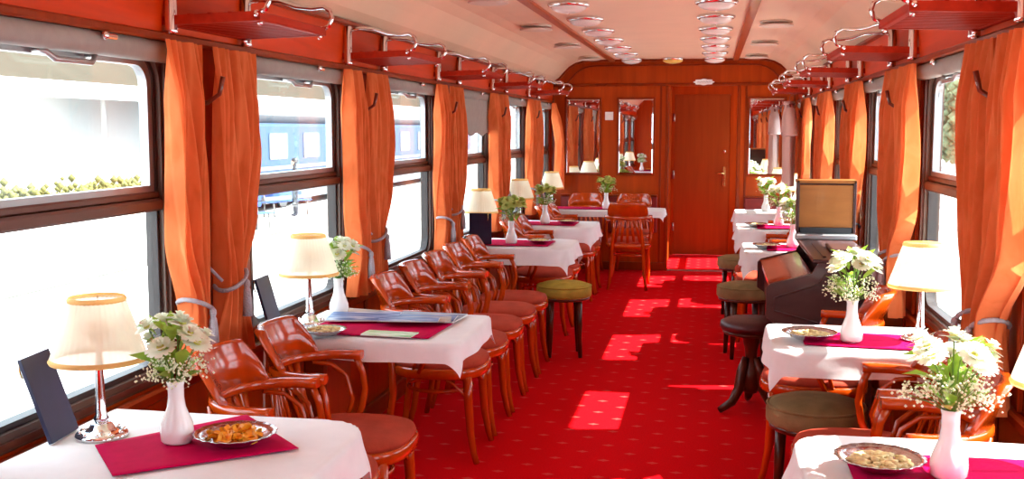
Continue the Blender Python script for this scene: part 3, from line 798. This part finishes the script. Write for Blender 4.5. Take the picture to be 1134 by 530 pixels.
# dishes and snacks
def fl(i, a): return 1+(.025 if i >= 2 else 0)*math.cos(a*18)
dm = MB().lathe([(.001, .004), (.055, .003), (.06, .006), (.085, .02), (.104, .030), (.107, .031), (.104, .033), (.083, .023), (.058, .009), (.001, .008)], 72, cap=False, wob=lambda i, a: 1+(.02*math.cos(a*18) if 3 <= i <= 7 else 0)).mesh('snack_dish')
dm.materials.append(MATS['silver'])
cm_ = MB().grid(lambda u, v: ((u-.5)*.034, (v-.5)*.026, .01*((u-.5)**2*4+(v-.5)**2*-2)), 4, 4).mesh('potato_crisp'); cm_.materials.append(MATS['crisp'])
nm_ = MB().ball((0, 0, 0), .0075, 6, 4, (1.3, 1, .8)).mesh('nut'); nm_.materials.append(MATS['nut'])
def dish(loc, lab, sc=1.0, fill=None, flab='', seed=0, n=30):
    rr = random.Random(seed)
    o = link('snack_dish', dm, None, loc, rr.uniform(0, 6)); o.scale = (sc, sc, sc); tag(o, lab, 'dish', 'fluted silver snack dishes')
    if fill == 'crisp':
        for i in range(n):
            a = rr.uniform(0, 6.28); r_ = .062*math.sqrt(rr.random())*sc
            q = link('potato_crisp', cm_, None, (loc[0]+r_*math.cos(a), loc[1]+r_*math.sin(a), loc[2]+.02+.018*(1-r_/.075)*rr.random()))
            q.rotation_euler = (rr.uniform(-.5, .5), rr.uniform(-.5, .5), rr.uniform(0, 6)); k = rr.uniform(.8, 1.15); q.scale = (k, k, k)
            tag(q, flab, 'crisp', 'crisps in the near dishes')
    elif fill == 'nut':
        m = MB()
        for i in range(n*4):
            a = rr.uniform(0, 6.28); r_ = .07*math.sqrt(rr.random())*sc
            m.ball((r_*math.cos(a), r_*math.sin(a), .018+.016*(1-r_/.08)*rr.random()), .0085*rr.uniform(.7, 1.3), 5, 3, (1.3, 1, .7))
        q = m.build('mixed_nibbles', 'nut', None, loc); tag(q, flab, 'snack', None, 'stuff')
dish((-1.205, 2.575, CZ), 'fluted silver dish of orange crisps on the near left table', 1, 'crisp', 'orange crisp heaped in the silver dish on the near left table', 1, 44)
dish((-1.5, 4.04, CZ), 'fluted silver dish in front of the lamp on the magazine table', .82, 'nut', 'brownish nibbles in the dish on the magazine table', 2, 24)
dish((.41, 2.66, CZ), 'fluted silver dish at the bottom edge of the near right table', 1, 'nut', 'pale nibbles in the dish on the near right table', 3, 34)
dish((.385, 4.3, CZ), 'fluted silver dish on the right lamp table beside the vase', 1, 'nut', 'pale nibbles in the dish on the right lamp table', 4, 30)
dish((-1.2, 7.62, CZ), 'silver dish on the left table beside the olive stool', .9, 'nut', 'nibbles in the dish on the table beside the olive stool', 5, 16)
dish((-1.22, 9.28, CZ), 'silver dish on the fourth left table', .9, 'nut', 'nibbles in the dish on the fourth left table', 6, 16)
dish((.38, 7.62, CZ-.004), 'silver dish on the right table just beyond the organ', .95, 'nut', 'nibbles in the dish just beyond the organ', 7, 16)
dish((.38, 9.3, CZ-.004), 'silver dish on the fourth right table', .95, 'nut', 'nibbles in the dish on the fourth right table', 8, 16)

def folder(loc, rz, lab, w_=.15, h_=.235, open_a=.5, lean=.1):
    t = thing('menu_folder', lab, 'menu', loc, rz, 'navy menu folders')
    for y in (-.0055, .0035): MB().box(0, w_, y, y+.002, 0, h_, .0008).build('cover', 'navy', t)
    MB().box(-.002, .002, -.0055, .0055, 0, h_, .0008).build('spine', 'navy', t)
    MB().box(.003, w_-.004, -.0034, .0034, .004, h_-.004).build('pages', 'paper', t)
    MB().tube([(.02, .012, h_), (.018, .02, h_-.03), (.02, .021, h_-.05)], .003, 5).build('tassel', 'brass', t)
    t.rotation_euler = (-lean, 0, rz)
    return t
folder((-1.685, 2.5, CZ-.006), math.radians(97), 'navy menu folder propped between the near lamp and the window', .15, .235, .05, .33)
folder((-1.70, 3.985, CZ-.003), math.radians(95), 'navy menu folder propped by the window on the magazine table', .15, .235, .05, .27)
folder((-1.53, 7.5, CZ), math.radians(178), 'navy menu folder standing in front of the lamp beside the olive stool', .16, .22, .3, .02)

# magazines and leaflets on the second left table
def magazine(loc, rz, mat, lab, a=.21, b=.297, th=.005):
    t = thing('magazine', lab, 'magazine', loc, rz, 'magazines on the second left table')
    MB().box(-a/2, a/2, -b/2, b/2, 0, th*.8).build('pages', 'paper', t)
    MB().grid(lambda u, v: (lerp(-a/2-.001, a/2+.001, u), lerp(-b/2-.001, b/2+.001, v), th*.8+.0012+.002*math.sin(u*3)), 8, 4).build('cover', mat, t)
    return t
z = CZ
magazine((-1.50, 4.52, z), 1.35, 'cover_tan', 'pale tan magazine by the vase, undermost of the pile')
magazine((-1.46, 4.42, z+.008), 1.75, 'cover_blue', 'blue magazine lying across the pale tan one by the lamp')
magazine((-1.2, 4.5, z), 1.5, 'cover_grey', 'grey blue magazine at the aisle end of the table, undermost there')
magazine((-1.2, 4.42, z+.008), 1.66, 'cover_blue', 'blue glossy magazine on the grey blue one at the aisle end', .16, .28)
magazine((-1.19, 4.36, z+.016), 1.78, 'cover_tan', 'narrow tan brochure in the fan at the aisle end', .1, .25, .003)
magazine((-1.23, 4.31, z+.022), 1.7, 'cover_blue', 'narrow blue brochure on top of the fan at the aisle end', .1, .25, .003)
magazine((-1.25, 4.1, z), 1.5, 'cover_green', 'white and green leaflet in front of the magazines', .1, .21, .003)

# ================================================================ CURTAINS
def curtain(s, py, kind, lab, seed, group, zb=.75, tie=1.02, X_in=-.075, bulge=0):
    rr = random.Random(seed); sg = 1 if kind == 'far' else -1
    j = lambda a=.012: rr.uniform(-a, a)
    if kind == 'far':
        keys = [(1.845, -.12+j(), .25+j()), (1.5, -.12+j(), .26+j()), (1.25, -.11, .19+j(.02)), (tie, -.07+j(), .04+j()), (zb, -.14+j(), .10+j(.03))]
    elif kind == 'near':
        keys = [(1.845, -.46+j(), -.2+j()), (1.45, -.44+j(), -.21), (1.2, -.42+j(.02), -.22), (tie-.06, -.36+j(), -.24), (zb, -.4+j(.03), -.17)]
    elif kind == 'near_full':
        keys = [(1.845, -.44+j(), -.13+j()), (1.5, -.47, -.13), (1.22, -.44+j(.02), -.12), (tie, -.22+j(), -.1), (zb, -.29+j(.03), -.08)]
    elif kind == 'far_full':
        keys = [(1.845, -.04+j(), .27+j()), (1.5, -.04, .3), (1.22, -.03, .26+j(.02)), (tie, -.02, .08+j()), (zb, -.05, .15+j(.03))]
    else: keys = kind
    n = 5+rr.randrange(2); ph = rr.uniform(0, 6); X0 = SX(s, X_in)
    def f(u, v):
        z_ = lerp(1.845, zb, v); a, b = smooth_keys(keys, z_)
        g = 1-.55*min(1, abs((b-a))/.38)
        amp = (.016+.026*g)*(.35+.65*min(1, v*6))
        x = X0+amp*math.sin(2*PI*n*u+ph+.9*math.sin(v*4+ph+u*3))+.3*amp*math.sin(2*PI*(2*n+1)*u+ph*2+2*v)+.008*math.sin(2*PI*2*u+v*4)+bulge*min(1, 2.2*v)
        uu = u+.012*math.sin(v*9+u*20)
        return (x, py+lerp(a, b, uu), z_)
    me = MB().grid(f, 110, 40)
    t = thing('curtain', lab, 'curtain', (0, 0, 0), 0, group)
    me.build('drape', 'curtain_cloth', t)
    if kind not in ('far', 'near', 'near_full', 'far_full'): return t
    a, b = smooth_keys(keys, tie if 'full' in kind or kind == 'far' else tie-.06); zt = tie if kind != 'near' else tie-.06
    yc, hw = py+(a+b)/2, (b-a)/2+.012
    rp = [(X0+.055*math.cos(q)*1.0, yc+hw*math.sin(q), zt+.035*math.sin(q)*sg) for q in [2*PI*k/20 for k in range(20)]]
    MB().tube(rp, .008, 6, closed=True).tube([(X0, yc-sg*hw, zt), (SX(s, -.01), yc-sg*(hw+.06), zt+.10)], .006, 6).build('tieback_rope', 'rope_grey', t)
    xt = X0-s*.062
    tz = zt-.02
    ts = MB().lathe([(.004, tz+.02), (.011, tz+.012), (.013, tz-.0), (.009, tz-.012), (.013, tz-.02), (.017, tz-.06), (.019, tz-.115), (.001, tz-.117)], 12, cap=False).move(Matrix.Translation((xt, yc-sg*.0, 0)))
    ts.build('tassel', 'rope_grey', t)
    return t
GCl, GCr = 'orange curtains on the left', 'orange curtains on the right'
names_l = ['nearest left post', 'second left post', 'third left post', 'fourth left post', 'left post closest to the end wall']
for k, py in enumerate(POSTS):
    curtain(-1, py, 'near', 'orange curtain on the near side of the '+names_l[k], 10+k, GCl, .74+.0*k)
    curtain(-1, py, 'far', 'orange curtain on the far side of the '+names_l[k], 30+k, GCl, .74)
curtain(-1, 12.0, [(1.845, -.2, -.02), (1.4, -.26, -.03), (1.05, -.3, -.04), (.98, -.24, -.05), (.75, -.12, -.03)], 'orange curtain hanging in the far left corner against the end wall', 50, GCl, .9, X_in=-.075, bulge=.07)
names_r = ['nearest right post', 'second right post', 'third right post, by the organ', 'fourth right post', 'right post closest to the end wall']
for k, py in enumerate(POSTS):
    curtain(1, py, 'near_full', 'orange curtain on the near side of the '+names_r[k], 60+k, GCr, .7, .95)
    curtain(1, py, 'far_full', 'orange curtain on the far side of the '+names_r[k], 80+k, GCr, .7, .95)

# coat hooks on the posts
def make_hook():
    t = thing('coat_hook', 'x', 'hook')
    MB().box(0, .008, -.014, .014, -.05, .05, .003).build('plate', 'hook_brown', t)
    MB().tube([(.005, 0, -.02), (.07, 0, -.03), (.115, 0, .0), (.13, 0, .06)], [.008, .008, .008, .009], 8).build('upper_prong', 'hook_brown', t)
    MB().tube([(.005, 0, -.035), (.03, 0, -.06), (.05, 0, -.05)], [.007, .007, .008], 8).build('lower_prong', 'chrome', t)
    return t
hook = Placer(make_hook())
for k, py in enumerate(POSTS):
    hook((SX(-1, -.002), py-.16, 1.68), 0, 'brown coat hook between the curtains of the '+names_l[k], 'coat hooks')
for k, py in enumerate(POSTS):
    hook((SX(1, -.002), py-.085, 1.68), PI, 'brown coat hook between the curtains of the '+names_r[k], 'coat hooks')

# ================================================================ LUGGAGE RACKS
def make_rack():
    """local: wall at x=0, rack reaches to +x, y along the car"""
    t = thing('luggage_rack', 'x', 'rack')
    D, Hh = .34, .30
    fr = MB().box(0, .03, -Hh, Hh, 1.895, 1.925, .005).box(D-.03, D, -Hh, Hh, 1.905, 1.935, .005)
    for y in (-Hh, Hh-.03): fr.add([(0, y, 1.895), (D, y, 1.905), (D, y+.03, 1.905), (0, y+.03, 1.895), (0, y, 1.925), (D, y, 1.935), (D, y+.03, 1.935), (0, y+.03, 1.925)],
                                   [(0, 1, 2, 3), (4, 7, 6, 5), (0, 4, 5, 1), (1, 5, 6, 2), (2, 6, 7, 3), (3, 7, 4, 0)])
    shelf = fr.build('shelf_frame', 'rack_wood', t)
    sm_ = MB().add([(.02, -.013, 1.897), (D-.02, -.013, 1.907), (D-.02, .013, 1.907), (.02, .013, 1.897), (.02, -.013, 1.914), (D-.02, -.013, 1.924), (D-.02, .013, 1.924), (.02, .013, 1.914)],
                   [(0, 1, 2, 3), (4, 7, 6, 5), (0, 4, 5, 1), (1, 5, 6, 2), (2, 6, 7, 3), (3, 7, 4, 0)]).mesh('slat')
    sm_.materials.append(MATS['rack_wood'])
    for i in range(13):
        link('slat', sm_, t, (0, -.252+.042*i, 0))
    for x in (.09, .16, .23): MB().box(x, x+.012, -Hh, Hh, 1.92+.03*(x/D)*.3, 1.928+.03*(x/D)*.3).build('cross_bar', 'rack_wood', t)
    for y in (-.29, .29):
        p = MB().lathe([(.016, 1.868), (.022, 1.872), (.02, 1.882), (.02, 2.05), (.0, 2.055)], 14, cap=False).move(Matrix.Translation((.028, y, 0))).build('post', 'chrome', t)
        MB().tube([(.028, y, 2.03), (.09, y, 2.04), (.16, y, 2.036), (.23, y, 2.012), (.29, y, 2.006), (.335, y, 2.01), (.36, y, 1.995), (.368, y, 1.97), (.355, y, 1.94), (.325, y, 1.925)], .0085, 8).ball((.325, y, 1.925), .014).build('arm', 'chrome', t)
    for y in (-.27, .27):
        MB().ball((.03, y, 1.888), .012).build('bolt', 'chrome', t); MB().ball((D-.015, y, 1.9), .01).build('bolt', 'chrome', t)
    return t
rack = Placer(make_rack())
ord_ = ['nearest', 'second', 'third', 'fourth', 'farthest']
for k, py in enumerate(POSTS):
    rack((SX(-1, -.03), py-.085, 0), 0, '%s slatted wooden luggage rack with curled chrome arms above the left curtains' % ord_[k], 'luggage racks')
for k, py in enumerate(POSTS):
    rack((SX(1, -.03), py, 0), PI, '%s slatted wooden luggage rack with curled chrome arms above the right curtains' % ord_[k], 'luggage racks')

# ================================================================ CEILING FITTINGS
def make_dome(glass):
    t = thing('ceiling_light', 'x', 'light')
    MB().lathe([(.125, 2.318), (.13, 2.308), (.125, 2.298), (.112, 2.292), (.108, 2.3)], 32, cap=False).build('rim', 'chrome', t)
    MB().lathe([(.111, 2.297), (.1, 2.28), (.075, 2.267), (.04, 2.26), (.0005, 2.258)], 28, cap=False).build('glass_dome', glass, t)
    MB().ball((0, .0, 2.257), .006).build('finial', 'chrome', t)
    return t
ORD = ['first', 'second', 'third', 'fourth', 'fifth', 'sixth', 'seventh', 'eighth', 'ninth']
dome = Placer(make_dome('light_glass'))
for side, sx_, nm in ((-1, XC-.44, 'left'), (1, XC+.44, 'right')):
    for k in range(-2, 7):
        y = 6.62+.87*k
        dome((sx_, y, 0), 0, '%s dome light counted from the end wall in the %s ceiling row' % (ORD[6-k], nm), 'dome lights in the %s ceiling row' % nm)
dy = make_dome('light_yellow'); dy.location = (XC, 11.85, 0); dy['label'] = 'single yellowish dome light in the middle of the ceiling by the end wall'
for s, nm in ((-1, 'left'), (1, 'right')):
    for k in range(-1, 4):
        y = 6.25+1.745*k
        t = thing('ceiling_vent', '%s pale oval vent from the end wall in the %s side panel of the ceiling' % (ORD[3-k], nm), 'vent', (XC+s*.86, y, 0), 0, 'oval vents in the %s ceiling panel' % nm)
        MB().lathe([(.11, 2.321), (.115, 2.312), (.1, 2.306), (.0005, 2.302)], 28, cap=False, ell=1.25).build('plate', 'vent_white', t)
        MB().lathe([(.06, 2.322), (.06, 2.296), (.12, 2.293), (.12, 2.286), (.1, 2.282), (.0005, 2.28)], 24, cap=False, ell=1.2).build('cover', 'vent_white', t)

# ================================================================ END WALL FITTINGS
def mirror(x0, x1, lab):
    t = thing('wall_mirror', lab, 'mirror', ((x0+x1)/2, YE, 0), 0, 'tall mirrors on the end wall')
    a, b = -(x1-x0)/2, (x1-x0)/2
    MB().ring(rrect(a, b, 1.05, 1.91, .004, 1), rrect(a+.018, b-.018, 1.068, 1.892, .004, 1), (-.014, 0), 'y').build('frame', 'trim_wood', t)
    MB().box(a+.03, b-.03, -.0095, -.001, 1.08, 1.88).build('glass', 'mirror_glass', t)
    o = rrect(a+.018, b-.018, 1.068, 1.892, .004, 1); i = rrect(a+.034, b-.034, 1.084, 1.876, .004, 1); n_ = len(o)
    m = MB(); m.add([(p[0], -.004, p[1]) for p in o]+[(p[0], -.010, p[1]) for p in i], [(k, (k+1) % n_, n_+(k+1) % n_, n_+k) for k in range(n_)])
    m.build('bevel', 'mirror_glass', t)
    for xx in (a+.025, b-.025):
        MB().ball((xx, -.012, 1.45), .008, 8, 5).build('clip', 'chrome', t)
mirror(-1.62, -1.21, 'tall mirror nearest the left windows on the end wall')
mirror(-1.04, -.62, 'tall mirror on the end wall just left of the door')
mirror(.37, .78, 'tall mirror on the end wall right of the door')
t = thing('light_switch', 'small white square switch between the two left mirrors', 'switch', (-1.125, YE, 0))
MB().box(-.045, .045, -.01, 0, 1.66, 1.75, .003).build('plate', 'plastic_white', t)
MB().box(-.02, .02, -.016, -.01, 1.685, 1.725, .003).build('rocker', 'plastic_white', t)
t = thing('emblem_plate', 'small ornate white and grey plate with scalloped edge above the door', 'plate', (-.1, YE, 0))
ol = []
for k in range(48):
    a = 2*PI*k/48; r_ = 1+.1*math.cos(a*8); ol.append((.112*r_*math.cos(a)*(1-.06*math.cos(2*a)), 2.068+.032*r_*math.sin(a)))
MB().prism([(x, z) for x, z in ol], (-.03, -.02), 'y').build('plate', 'porcelain', t)
em = MB()
for k in range(5):
    x = -.062+.03*k; em.tube([(x-.01, -.031, 2.06), (x, -.031, 2.078), (x+.008, -.031, 2.062), (x+.014, -.031, 2.074)], .0025, 5)
em.build('scroll_marks', 'aluminium', t)
for x0, x1, lab in ((-1.66, -.585, 'dark red back panel on the end wall behind the end table'), (.355, .9, 'dark red back panel on the end wall right of the doorway')):
    t = thing('back_panel', lab, 'panel', ((x0+x1)/2, YE, 0)); hw = (x1-x0)/2
    MB().box(-hw, hw, -.035, 0, .42, .82, .01).build('padding', 'panel_red', t)
    MB().box(-hw, hw, -.04, 0, .82, .838, .004).build('top_rail', 'trim_wood', t)

# white shirt on a hanger in the far right corner
sh = thing('hanging_shirt', 'white short sleeved shirt on a hanger at the far right window', 'shirt', (.72, 10.75, 0))
def shirt(u, v):
    z_ = lerp(1.8, 1.02, v); a = 2*PI*u
    hw = smooth_keys([(1.8, .05), (1.775, .11), (1.72, .2), (1.6, .19), (1.45, .17), (1.02, .19)], z_)[0]
    th = .035+.02*min(1, v*3)
    return ((th+.008*math.sin(a*5+v*3))*math.cos(a), (hw+.006*math.sin(a*7))*math.sin(a), z_)
MB().grid(shirt, 48, 26, closed_u=True).build('body', 'shirt_white', sh)
for s in (-1, 1):
    MB().tube([(0, s*.16, 1.74), (0, s*.215, 1.66), (.005, s*.235, 1.55), (.005, s*.24, 1.5)], [.045, .055, .06, .062], 12, cap=False).build('sleeve', 'shirt_white', sh)
MB().lathe([(.05, 1.79), (.058, 1.8), (.052, 1.825)], 16, cap=False, ell=1.2).build('collar', 'shirt_white', sh)
MB().tube([(0, -.18, 1.75), (0, 0, 1.82), (0, .18, 1.75)], .008, 6).tube([(0, 0, 1.82), (0, 0, 1.865), (.02, .015, 1.885), (.03, 0, 1.872)], .003, 6).build('hanger', 'hook_brown', sh)
MB().box(-.062, -.058, .05, .075, 1.5, 1.53).build('badge', 'black', sh)

# ================================================================ ORGAN
og = thing('organ', 'dark wooden organ with sloping glossy lid and raised music panel, against the right windows', 'organ', (0, 0, 0))
ya, yb = 5.52, 6.62; xf, xb = .28, .80
side = [(xb, .02), (xb, .90), (.53, .90), (.50, .845), (xf+.02, .79), (xf, .77), (xf, .62), (xf+.06, .58), (.5, .54), (.52, .02)]
for y in (ya, yb-.03):
    p = MB().prism(side, (y, y+.03), 'y').build('end_panel', 'organ_wood', og)
ins = [(x, z) for x, z in [(.76, .1), (.76, .84), (.56, .84), (.53, .79), (.36, .735), (.32, .72), (.32, .655), (.53, .6), (.56, .56), (.56, .1)]]
MB().tube([(x, ya-.002, z) for x, z in ins], .005, 6, closed=True).build('panel_bead', 'organ_wood', og)
MB().box(.56, .785, ya+.03, yb-.03, .03, .88).build('case', 'organ_wood', og)
MB().box(xf+.04, .6, ya+.03, yb-.03, .6, .74).build('key_bed', 'organ_wood', og)
lidp = [(xf+.015, .765), (xf+.015, .785), (.505, .842), (.505, .822)]
MB().prism(lidp, (ya+.035, yb-.035), 'y').build('sloping_lid', 'organ_gloss', og)
MB().box(.5, .815, ya-.005, yb+.1, .9, .918, .005).build('top_board', 'organ_wood', og)
MB().box(.56, .575, ya+.1, yb-.35, .918, .924).box(.62, .76, ya+.3, ya+.62, .918, .938, .004).build('note_book', 'organ_wood', og)
MB().box(.49, .835, yb-.12, yb-.03, .918, .95, .006).build('ledge', 'aluminium', og)
MB().box(.50, .83, yb-.03, yb+.09, .95, 1.255, .006).build('music_box', 'organ_wood', og)
MB().box(.512, .818, yb-.042, yb-.03, .985, 1.235, .002).build('wood_panel', 'organ_panel_wood', og)
for r_ in ((.496, .512, .95, 1.262), (.818, .834, .95, 1.262)): MB().box(r_[0], r_[1], yb-.05, yb-.03, r_[2], r_[3], .002).build('panel_frame', 'organ_wood', og)
MB().box(.496, .834, yb-.05, yb+.095, 1.245, 1.265, .002).build('panel_frame', 'organ_panel_wood', og)
MB().box(.52, .81, yb-.06, yb-.03, .952, .985).build('slot', 'black', og)

# ================================================================ OUTSIDE THE LEFT WINDOWS
struct('ground', MB().box(-90, 90, -40, 160, -1.2, -1.0), 'concrete')
kb = MB().box(-10.7, -10.45, -10, 26, -1.0, -.86, .02).build('platform_kerb', 'kerb_stone'); tag(kb, 'long grey kerb on the bright platform outside the left windows', 'kerb')
cn = thing('platform_canopy', 'beige roofed platform canopy with white fascia beyond the nearest left window', 'canopy', (-18, 8, -1))
MB().box(0, -.15, -25, 82, 3.45, 3.92, .01).build('fascia', 'white_wall', cn)
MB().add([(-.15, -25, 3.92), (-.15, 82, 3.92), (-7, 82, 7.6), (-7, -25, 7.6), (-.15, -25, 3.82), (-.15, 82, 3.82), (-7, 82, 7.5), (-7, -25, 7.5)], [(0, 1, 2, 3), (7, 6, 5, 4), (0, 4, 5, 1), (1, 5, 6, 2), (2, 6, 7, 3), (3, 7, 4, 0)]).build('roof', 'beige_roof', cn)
for y in range(-8, 80, 8): MB().lathe([(.12, 0), (.08, .2), (.08, 4.4)], 10).move(Matrix.Translation((-1.2, y, 0))).build('column', 'white_wall', cn)
wb = thing('white_building', 'overexposed white building wall beyond the platform canopy', 'building', (-19, 8, -1))
MB().box(-2.0, -5, -22, 30, 0, 4.2).build('wall', 'white_wall', wb)
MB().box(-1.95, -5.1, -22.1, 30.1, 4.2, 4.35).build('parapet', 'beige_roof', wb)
hd = thing('planter_hedge', 'low yellow green hedge in a white planter across the platform', 'hedge', (-13.4, 17, -1))
MB().box(-.4, .4, -10, 8, 0, 1.05, .02).build('planter', 'white_wall', hd)
hm = MB()
for i in range(1500):
    hm.octa((rnd.uniform(-.35, .35), rnd.uniform(-9.9, 7.9), 1.05+abs(rnd.gauss(0, .16))), rnd.uniform(.05, .11))
tag(hm.build('foliage', 'hedge', hd), kind='stuff')
tr = thing('blue_train', 'blue and white railway carriage standing on the far track, seen through the second left window', 'train', (-15, 46, -1))
MB().box(-1.4, 1.4, -14.5, 14.5, .25, .55).build('underframe', 'train_window', tr)
MB().box(-1.4, 1.4, -15, 15, .55, 2.75, .1).build('body', 'train_blue', tr)
MB().box(-1.38, 1.38, -15, 15, 2.75, 3.5, .25).build('roof', 'train_white', tr)
MB().box(1.4, 1.43, -15, 15, 1.28, 1.4).build('stripe', 'train_white', tr)
for k in range(10): MB().prism(rrect(-14+k*2.9, -12.5+k*2.9, 1.6, 2.45, .1), (1.39, 1.42), 'x').build('carriage_window', 'train_window', tr)
for k in (-11, 11):
    for q in (-1.1, 1.1): MB().lathe([(.42, -.06), (.45, .06)], 20).move(Matrix.Translation((1.0, k+q, .42)) @ Matrix.Rotation(PI/2, 4, 'Y')).build('wheel', 'train_window', tr)
def bench(loc, rz, lab):
    t = thing('platform_bench', lab, 'bench', loc, rz, 'blue benches on the platform')
    for k in range(3): MB().box(-.9, .9, -.2+.14*k, -.08+.14*k, .43, .46, .008).build('seat_slat', 'bench_blue', t)
    for k in range(2): MB().box(-.9, .9, .24, .27, .58+.16*k, .7+.16*k, .008).build('back_slat', 'bench_blue', t)
    for x in (-.7, .7): MB().tube([(x, -.18, 0), (x, -.15, .43), (x, .2, .43), (x, .28, .85)], .025, 6).tube([(x, .2, .43), (x, .25, 0)], .025, 6).build('support', 'kerb_stone', t)
bench((-11.4, 25.3, -1), 1.3, 'blue slatted bench on the platform, nearer of the two')
bench((-12.4, 30.4, -1), 1.2, 'blue slatted bench on the platform, farther of the two')
# a person standing on the platform
def person(loc, rz, lab):
    t = thing('person', lab, 'person', loc, rz)
    V = [(0, 0, .93), (0, .0, 1.15), (0, .0, 1.35), (0, .0, 1.46), (0, .01, 1.55), (0, .015, 1.64), (.09, 0, .88), (.1, .02, .5), (.1, 0, .08), (.1, .12, .04), (-.09, 0, .88), (-.11, .03, .5), (-.11, 0, .08), (-.11, .12, .04), (.17, 0, 1.38), (.23, -.02, 1.12), (.22, .08, .9), (.22, .12, .82), (-.17, 0, 1.38), (-.23, -.02, 1.12), (-.2, .1, .92), (-.19, .15, .85)]
    E = [(0, 1), (1, 2), (2, 3), (3, 4), (4, 5), (0, 6), (6, 7), (7, 8), (8, 9), (0, 10), (10, 11), (11, 12), (12, 13), (2, 14), (14, 15), (15, 16), (16, 17), (2, 18), (18, 19), (19, 20), (20, 21)]
    R = [.13, .13, .14, .06, .09, .085, .09, .065, .045, .035, .09, .065, .045, .035, .06, .045, .035, .03, .06, .045, .035, .03]
    me = bpy.data.meshes.new('body'); me.from_pydata(V, E, []); me.materials.append(MATS['dark_clothes'])
    o = link('body', me, t); sk = o.modifiers.new('skin', 'SKIN'); 
    for i, r_ in enumerate(R): me.skin_vertices[0].data[i].radius = (r_, r_*.85)
    me.skin_vertices[0].data[0].use_root = True
    ss = o.modifiers.new('sub', 'SUBSURF'); ss.levels = 2; ss.render_levels = 2
    MB().ball((0, .035, 1.6), .088, 12, 8, (.85, .9, 1.2)).build('face', 'skin', t)
    MB().ball((0, .005, 1.64), .1, 12, 8, (.9, 1, 1.0)).build('hair', 'black', t)
person((-12, 30.1, -1), 2.2, 'person in dark clothes standing on the platform before the blue train')

# ================================================================ OUTSIDE THE RIGHT WINDOWS
sb = thing('station_building', 'pale station building seen through the right windows', 'building', (16, 40, -1))
MB().box(0, 6, -16, 40, 0, 5.2).build('wall', 'stone_pale', sb)
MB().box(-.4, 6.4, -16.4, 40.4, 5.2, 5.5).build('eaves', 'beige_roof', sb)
for k in range(14):
    f_ = MB().box(-.06, .02, -14.6+k*3.9, -13.2+k*3.9, 1.2, 3.2, .02).build('window', 'white_wall', sb)
    MB().box(-.07, -.05, -14.45+k*3.9, -13.35+k*3.9, 1.35, 3.05).build('pane', 'train_window', f_)
def tree(loc, h_, r_, lab, seed):
    rr = random.Random(seed); t = thing('tree', lab, 'tree', loc, 0, 'trees outside the right windows')
    MB().tube([(0, 0, 0), (.05, .02, h_*.3), (0, .1, h_*.7)], [.16, .12, .05], 8).build('trunk', 'bark', t)
    m = MB()
    for i in range(1400):
        a = rr.uniform(0, 6.28); u = rr.uniform(-1, 1); q = r_*rr.random()**.4
        m.octa((q*math.sqrt(1-u*u)*math.cos(a), q*math.sqrt(1-u*u)*math.sin(a), h_*.68+q*u*1.1), rr.uniform(.07, .16))
    tag(m.build('crown', 'tree_leaf', t), kind='stuff')
tree((7.2, 30, -1), 4.4, 1.5, 'small round tree nearest to the right windows', 1)
tree((8.2, 38, -1), 5, 1.8, 'taller round tree farther along the right side', 2)
tree((7.6, 47, -1), 4.6, 1.6, 'round tree farthest along the right side', 3)
